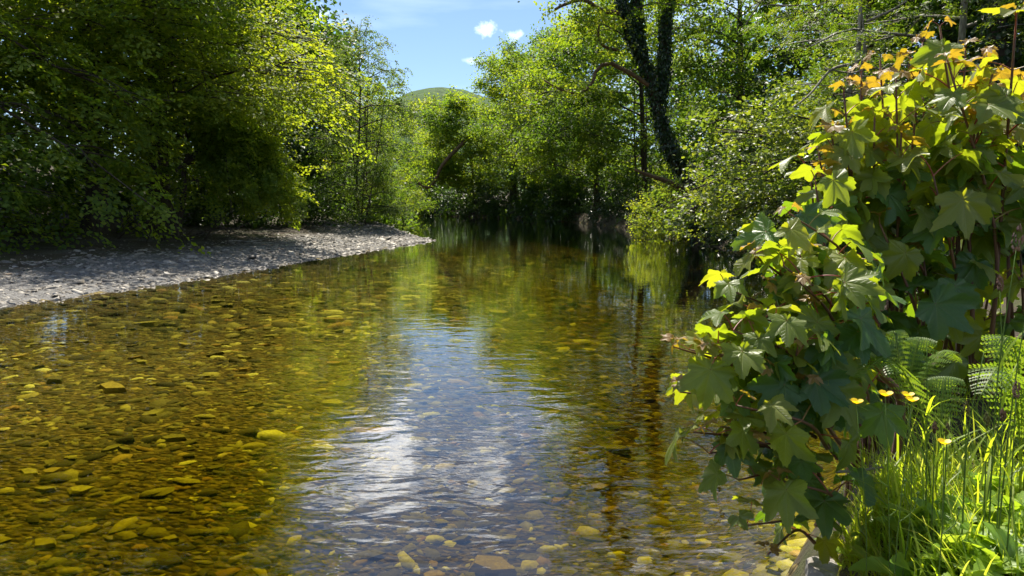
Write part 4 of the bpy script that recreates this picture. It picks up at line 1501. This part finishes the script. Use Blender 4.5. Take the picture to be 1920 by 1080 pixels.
def stalk(label, basepx, toppx, Yd, head, nblades=2, bow=.03, group=None):
    tip = at(*toppx, Yd)
    b0 = at(*basepx, Yd)
    b0[2] = H1(b0[0], b0[1]) - .01
    root = empty('grass_stalk', b0, label, 'grass stalk', group)
    Pth = smooth_path([b0, (b0 * .45 + tip * .55) + np.array([bow, 0, .02]), tip], 10)
    bb = Bag()
    bb.add(*tube(Pth - b0, np.linspace(.0015, .0008, 10), 5), var=.5)
    bb.build('stem', M['stalk'], root, smooth=True)
    for k in range(nblades):
        i = random.choice([3, 4, 5, 6])
        n1 = np.array([Pth[i]]) - b0
        V_, F_, nf = ribbons(n1, np.array([random.uniform(.08, .13)]), np.array([.003]), np.array([random.uniform(0, 6.28)]), np.array([random.uniform(.25, .6)]), np.array([random.uniform(.2, .8)]), rng, 5)
        bb = Bag()
        bb.add(V_, F_, np.full(nf, random.uniform(.3, .6)))
        bb.build('blade', M['grass'], root)
    if head:
        bb = Bag()
        tg = unit(Pth[-1] - Pth[-2])
        for k in range(46):
            f = random.random()
            rr = head * .16 * math.sin(math.pi * min(1, f * .9 + .1))
            a = random.uniform(0, 6.28)
            c = (tip - b0) + tg * head * (f - .15) + np.array([math.cos(a) * rr, math.sin(a) * rr, 0])
            e = .004
            bb.add(np.array([c, c + np.array([math.cos(a) * e * .5, math.sin(a) * e * .5, e]), c + tg * e * 2.4, c + np.array([-math.sin(a) * e * .4, math.cos(a) * e * .4, e * .8])]), [[0, 1, 2], [0, 2, 3], [0, 3, 1]])
        bb.build('seed_head', M['seed'], root)
    return root


SGP = 'flowering grass stalks on the near bank'
LBL = 'short flowering grass stalk with a brownish seed head rising just above the grass'
STALK_LB = {((1870, 860), (1905, 470)): 'tallest grass stalk with a pinkish seed head, standing before the sycamore leaves',
            ((1885, 850), (1935, 520)): 'tall grass stalk with a pinkish seed head leaning away from the tallest stalk',
            ((1850, 860), (1875, 545)): 'slim grass stalk with a small seed head next to the tallest stalk'}
for bp, tp_, yd, hd, nbl, bw in [((1870, 860), (1905, 470), 1.9, .075, 2, -.02), ((1885, 850), (1935, 520), 1.85, .06, 2, -.01), ((1850, 860), (1875, 545), 2.0, .045, 1, .03), ((1745, 900), (1738, 640), 2.05, 0, 3, .0),
                                 ((1815, 900), (1845, 660), 1.95, 0, 2, -.02), ((1810, 960), (1812, 780), 1.9, .04, 1, .0), ((1850, 960), (1850, 800), 1.9, .04, 2, .0), ((1875, 960), (1880, 790), 1.85, .035, 1, .0),
                                 ((1755, 930), (1752, 812), 1.95, .03, 1, 0), ((1772, 940), (1776, 815), 1.95, .03, 1, 0), ((1905, 880), (1905, 745), 1.8, .045, 1, 0)]:
    yd, hd, bw = yd * .62, hd * .62, bw * .62
    stalk(STALK_LB.get((bp, tp_), LBL) if hd else 'broad-bladed grass shoot without seed head standing before the dark sycamore leaves', bp, tp_, yd, hd, nbl, bw, SGP)

# ------------------------------------------------------------------ buttercups
M['petal'] = leaf_mat('buttercup_petal', [(.80, .56, .01), (.88, .68, .015)], [(.9, .66, .01), (.95, .76, .015)], .5, .3, .6)


def buttercup(label, basepx, toppx, Yd, size=.012, tilt=.0, buds=1):
    tip = at(*toppx, Yd)
    b0 = at(*basepx, Yd)
    b0[2] = H1(b0[0], b0[1]) - .01
    root = empty('buttercup', b0, label, 'flower', 'buttercups on the near bank')
    Pth = smooth_path([b0, b0 * .5 + tip * .5 + np.array([random.uniform(-.015, .02), 0, 0]), tip], 9)
    bb = Bag()
    bb.add(*tube(Pth - b0, np.linspace(.0012, .0008, 9), 5), var=.5)
    bb.build('stem', M['stalk'], root, smooth=True)
    for k in range(5):
        a = k * 2 * math.pi / 5 + .3
        cx, sx = math.cos(a), math.sin(a)
        pts = []
        for (u, v, z) in [(0, 0, 0), (.5, -.55, .25), (1.0, -.5, .62), (1.15, 0, .72), (1.0, .5, .62), (.5, .55, .25)]:
            pts.append(np.array([(u * cx - v * sx) * size, (u * sx + v * cx) * size, z * size]))
        bb = Bag()
        bb.add(np.array(pts) + (tip - b0), [[0, 1, 2], [0, 2, 3], [0, 3, 4], [0, 4, 5]])
        bb.build('petal', M['petal'], root, smooth=True)
    for k in range(buds):
        i = 4 + k
        off = np.array([random.choice([-1, 1]) * random.uniform(.012, .03), 0, random.uniform(.03, .055)])
        e = Pth[i] + off
        bb = Bag()
        bb.add(*tube(smooth_path([Pth[i] - b0, Pth[i] + off * np.array([.8, 1, .4]) - b0, e - b0], 5), .001, 4), var=.5)
        bb.add(*tube(np.array([e, e + [0, 0, .0013], e + [0, 0, .004], e + [0, 0, .006]]) - b0, [.0007, .0028, .0026, .0005], 6), var=.5)
        bb.build('bud', M['stalk'], root, smooth=True)
    return root


buttercup('yellow buttercup standing alone before the dark water beside the sycamore', (1640, 880), (1606, 757), 1.173, 0.01040, buds=2)
buttercup('yellow buttercup with wide open petals, between the lone buttercup and the pair', (1690, 890), (1660, 743), 1.146, 0.01143, buds=2)
buttercup('upper yellow buttercup of the close pair below the pale fern frond', (1700, 900), (1702, 744), 1.156, 0.01005, buds=1)
buttercup('lower yellow buttercup of the close pair below the pale fern frond', (1690, 910), (1710, 753), 1.135, 0.01005, buds=1)
buttercup('low yellow buttercup down among the bright grass blades', (1772, 930), (1770, 833), 1.064, 0.00970, buds=1)

# ------------------------------------------------------------------ broad-leaved weeds
WED = []
for k in range(5):
    r = np.random.default_rng(900 + k)
    n = 15
    u = np.linspace(0, 1, n)
    wd_ = .34 * np.sin(np.pi * np.clip(u * .93 + .05, 0, 1)) ** .8 * (1 + .10 * np.cos(u * 40 + k))
    z = .5 * u - r.uniform(.5, .8) * u * u
    V_ = np.vstack([np.stack([u, -wd_, z + .10 * wd_ / .34 * r.uniform(.6, 1.4)], 1), np.stack([u, 0 * u, z], 1), np.stack([u, wd_, z + .10 * wd_ / .34 * r.uniform(.6, 1.4)], 1)])
    a = np.arange(n - 1)
    F_ = np.concatenate([np.stack([a, a + 1, n + a + 1], 1), np.stack([a, n + a + 1, n + a], 1), np.stack([n + a, n + a + 1, 2 * n + a + 1], 1), np.stack([n + a, 2 * n + a + 1, 2 * n + a], 1)])
    o = mesh_np('leaf', V_, F_, M['weed'], smooth=True, var=np.full(len(F_), .15 + .18 * k))
    WED.append(o.data)
    bpy.data.objects.remove(o)


def weed(x, y, sz, nl, label, group):
    z = H1(x, y)
    root = empty('leafy_weed', (x, y, z), label, 'plant', group, random.uniform(0, 6.28))
    for k in range(nl):
        o = bpy.data.objects.new('leaf', random.choice(WED))
        COL.objects.link(o)
        o.parent = root
        s_ = sz * random.uniform(.6, 1.15)
        o.scale = (s_, s_, s_)
        o.location = (random.gauss(0, .01), random.gauss(0, .01), random.uniform(.0, .04))
        o.rotation_euler = (random.gauss(0, .3), random.uniform(-.9, .1), k * 2.4 + random.gauss(0, .3))
    return root


for k in range(34):
    u_ = random.uniform(1690, 1940)
    v_ = random.uniform(935, 1110)
    if u_ < 1740 and v_ < 1000:
        continue
    # walk the pixel ray down to the bank
    for Yd in np.arange(.6, 3.0, .01):
        q = at(u_, v_, Yd)
        if q[2] <= H1(q[0], q[1]) + .02:
            break
    weed(q[0], q[1], random.uniform(.05, .085), random.randint(7, 11), 'soft green broad-leaved weed growing low in the sunlit grass', 'broad-leaved weeds in the grass')
for (u_, v_) in ((1565, 1015), (1600, 1040), (1625, 1010), (1660, 1045), (1585, 1060), (1620, 1075), (1575, 965)):
    for Yd in np.arange(.8, 3.4, .01):
        q = at(u_, v_, Yd)
        if q[2] <= H1(q[0], q[1]) + .02:
            break
    weed(q[0], q[1], random.uniform(.03, .042), 7, 'small dark ivy-like plant on the shaded bank slope above the grey rock', 'small plants on the shaded bank slope')

# ------------------------------------------------------------------ moss on the slope
def slope_pt(u_, v_, y0=.7):
    for Yd in np.arange(y0, 4.0, .015):
        q = at(u_, v_, Yd)
        if q[2] <= max(0, H1(q[0], q[1])) + .01:
            return q
    return q


bb = Bag()
cpts = [slope_pt(1560, 955), slope_pt(1585, 975), slope_pt(1610, 990), slope_pt(1640, 985), slope_pt(1590, 930), slope_pt(1570, 1000), slope_pt(1600, 1030), slope_pt(1555, 1040)]
for k in range(4200):
    c = random.choice(cpts)
    x, y = c[0] + random.gauss(0, .022), c[1] + random.gauss(0, .02)
    z = H1(x, y) + .002 if k < 0 else None
    a = random.uniform(0, 6.28)
    e = random.uniform(.003, .007)
    bb.add(np.array([[x, y, 0], [x + math.cos(a) * e, y + math.sin(a) * e, e * .5], [x + math.cos(a + 1.2) * e * .7, y + math.sin(a + 1.2) * e * .7, e * 1.1]]), [[0, 1, 2]], var=random.random())
allv = np.concatenate(bb.V)
gz = height(allv[:, 0], allv[:, 1])[0]
allv[:, 2] += gz + .003
bb.V = [allv]
o = bb.build('moss', M['moss'], None, kind='stuff')
tag(o, 'golden moss patch catching the sun on the shaded bank slope', 'moss')

# ------------------------------------------------------------------ rock at the water's edge
M['rock'] = surf_mat('pale_rock', lambda nt: ramp(nt, noise(nt, objco(nt), 6, 7, .65), [(.3, (.16, .13, .10)), (.5, (.30, .29, .28)), (.7, (.42, .41, .41))]), .85,
                     lambda nt: bump(nt, noise(nt, objco(nt), 14, 6, .65), .7, .02), .3)


def rock(label, c, sx, sy, sz, seed):
    import bmesh
    bm = bmesh.new()
    bmesh.ops.create_icosphere(bm, subdivisions=4, radius=1)
    r = np.random.default_rng(seed)
    pl = [(unit(r.normal(0, 1, 3)), r.uniform(.62, .9)) for _ in range(13)]
    pl.append((unit([.1, -.15, 1]), .62))
    for v in bm.verts:
        p = np.array(v.co)
        for nrm, d in pl:
            e = p @ nrm - d
            if e > 0:
                p = p - nrm * e * .92
        p = p * (1 + .02 * math.sin(9 * p[0] + 4 * p[1]) + .015 * math.sin(17 * p[1] + 13 * p[2]))
        v.co = (p[0] * sx, p[1] * sy, p[2] * sz)
    me = bpy.data.meshes.new('rock')
    bm.to_mesh(me)
    bm.free()
    me.materials.append(M['rock'])
    o = bpy.data.objects.new('rock', me)
    o.location = c
    o.rotation_euler = (0, .12, .5)
    COL.objects.link(o)
    tag(o, label, 'rock')
    return o


q = slope_pt(1555, 1095)
rock('flat-topped pale grey rock at the water edge below the sycamore', (q[0], q[1], q[2] + .01), .085, .065, .05, 5)

# ------------------------------------------------------------------ twigs and dead wood
def twig(name, label, pts, r0, r1, mat='bark', cat='twig', side=0, group=None):
    pts = np.asarray(pts, float)
    root = empty(name, pts[0], label, cat, group)
    Pth = smooth_path(pts, 12)
    bb = Bag()
    bb.add(*tube(Pth - pts[0], np.linspace(r0, r1, 12), 6))
    bb.build('stick', M[mat], root, smooth=True)
    for k in range(side):
        i = random.randint(3, 10)
        L = np.linalg.norm(pts[-1] - pts[0]) * random.uniform(.2, .45)
        d = unit(Pth[i + 1 if i < 11 else i] - Pth[i - 1]) + rng.normal(0, .6, 3)
        bb = Bag()
        bb.add(*tube(smooth_path([Pth[i] - pts[0], Pth[i] - pts[0] + unit(d) * L * .5 + rng.normal(0, .03, 3) * L, Pth[i] - pts[0] + unit(d) * L], 6), np.linspace(r0 * .5, r1 * .5, 6), 5))
        bb.build('side_twig', M[mat], root, smooth=True)
    return root


twig('dead_twig', 'pale dead twig lying level across the gap between sycamore and grass', [at(1568, 885, 1.5), at(1610, 882, 1.51), at(1656, 876, 1.52)], .0035, .0025, 'pale_bark')
for k, lb in enumerate(('long dead branch in the tangle of dead wood under the dark beech', 'forked dead branch propped in the tangle of dead wood', 'bleached dead branch lying on the edge of the wood tangle',
                        'dark curved root sticking out of the earth bank below the beeches', 'thin broken branch on the earth bank beside the wood tangle', 'short dead stick at the top of the gravel beach')):
    px0, px1 = [(330, 430), (360, 400), (400, 470), (190, 260), (270, 330), (130, 165)][k]
    yd = [24.3, 24.0, 23.7, 22.5, 23.0, 18.5][k]
    a0, a1 = at(px0, 0, yd), at(px1, 0, yd - .6)
    a0[2] = H1(a0[0], a0[1]) + .05
    a1[2] = H1(a1[0], a1[1]) + [.5, .9, .12, .3, .2, .1][k]
    twig('dead_branch', lb, [a0, (a0 + a1) / 2 + np.array([0, 0, [.15, .1, .05, .35, .12, .05][k]]), a1], [.05, .05, .04, .06, .03, .03][k], .012, 'pale_bark' if k == 2 else 'bark', 'dead wood', [4, 5, 3, 2, 2, 1][k])
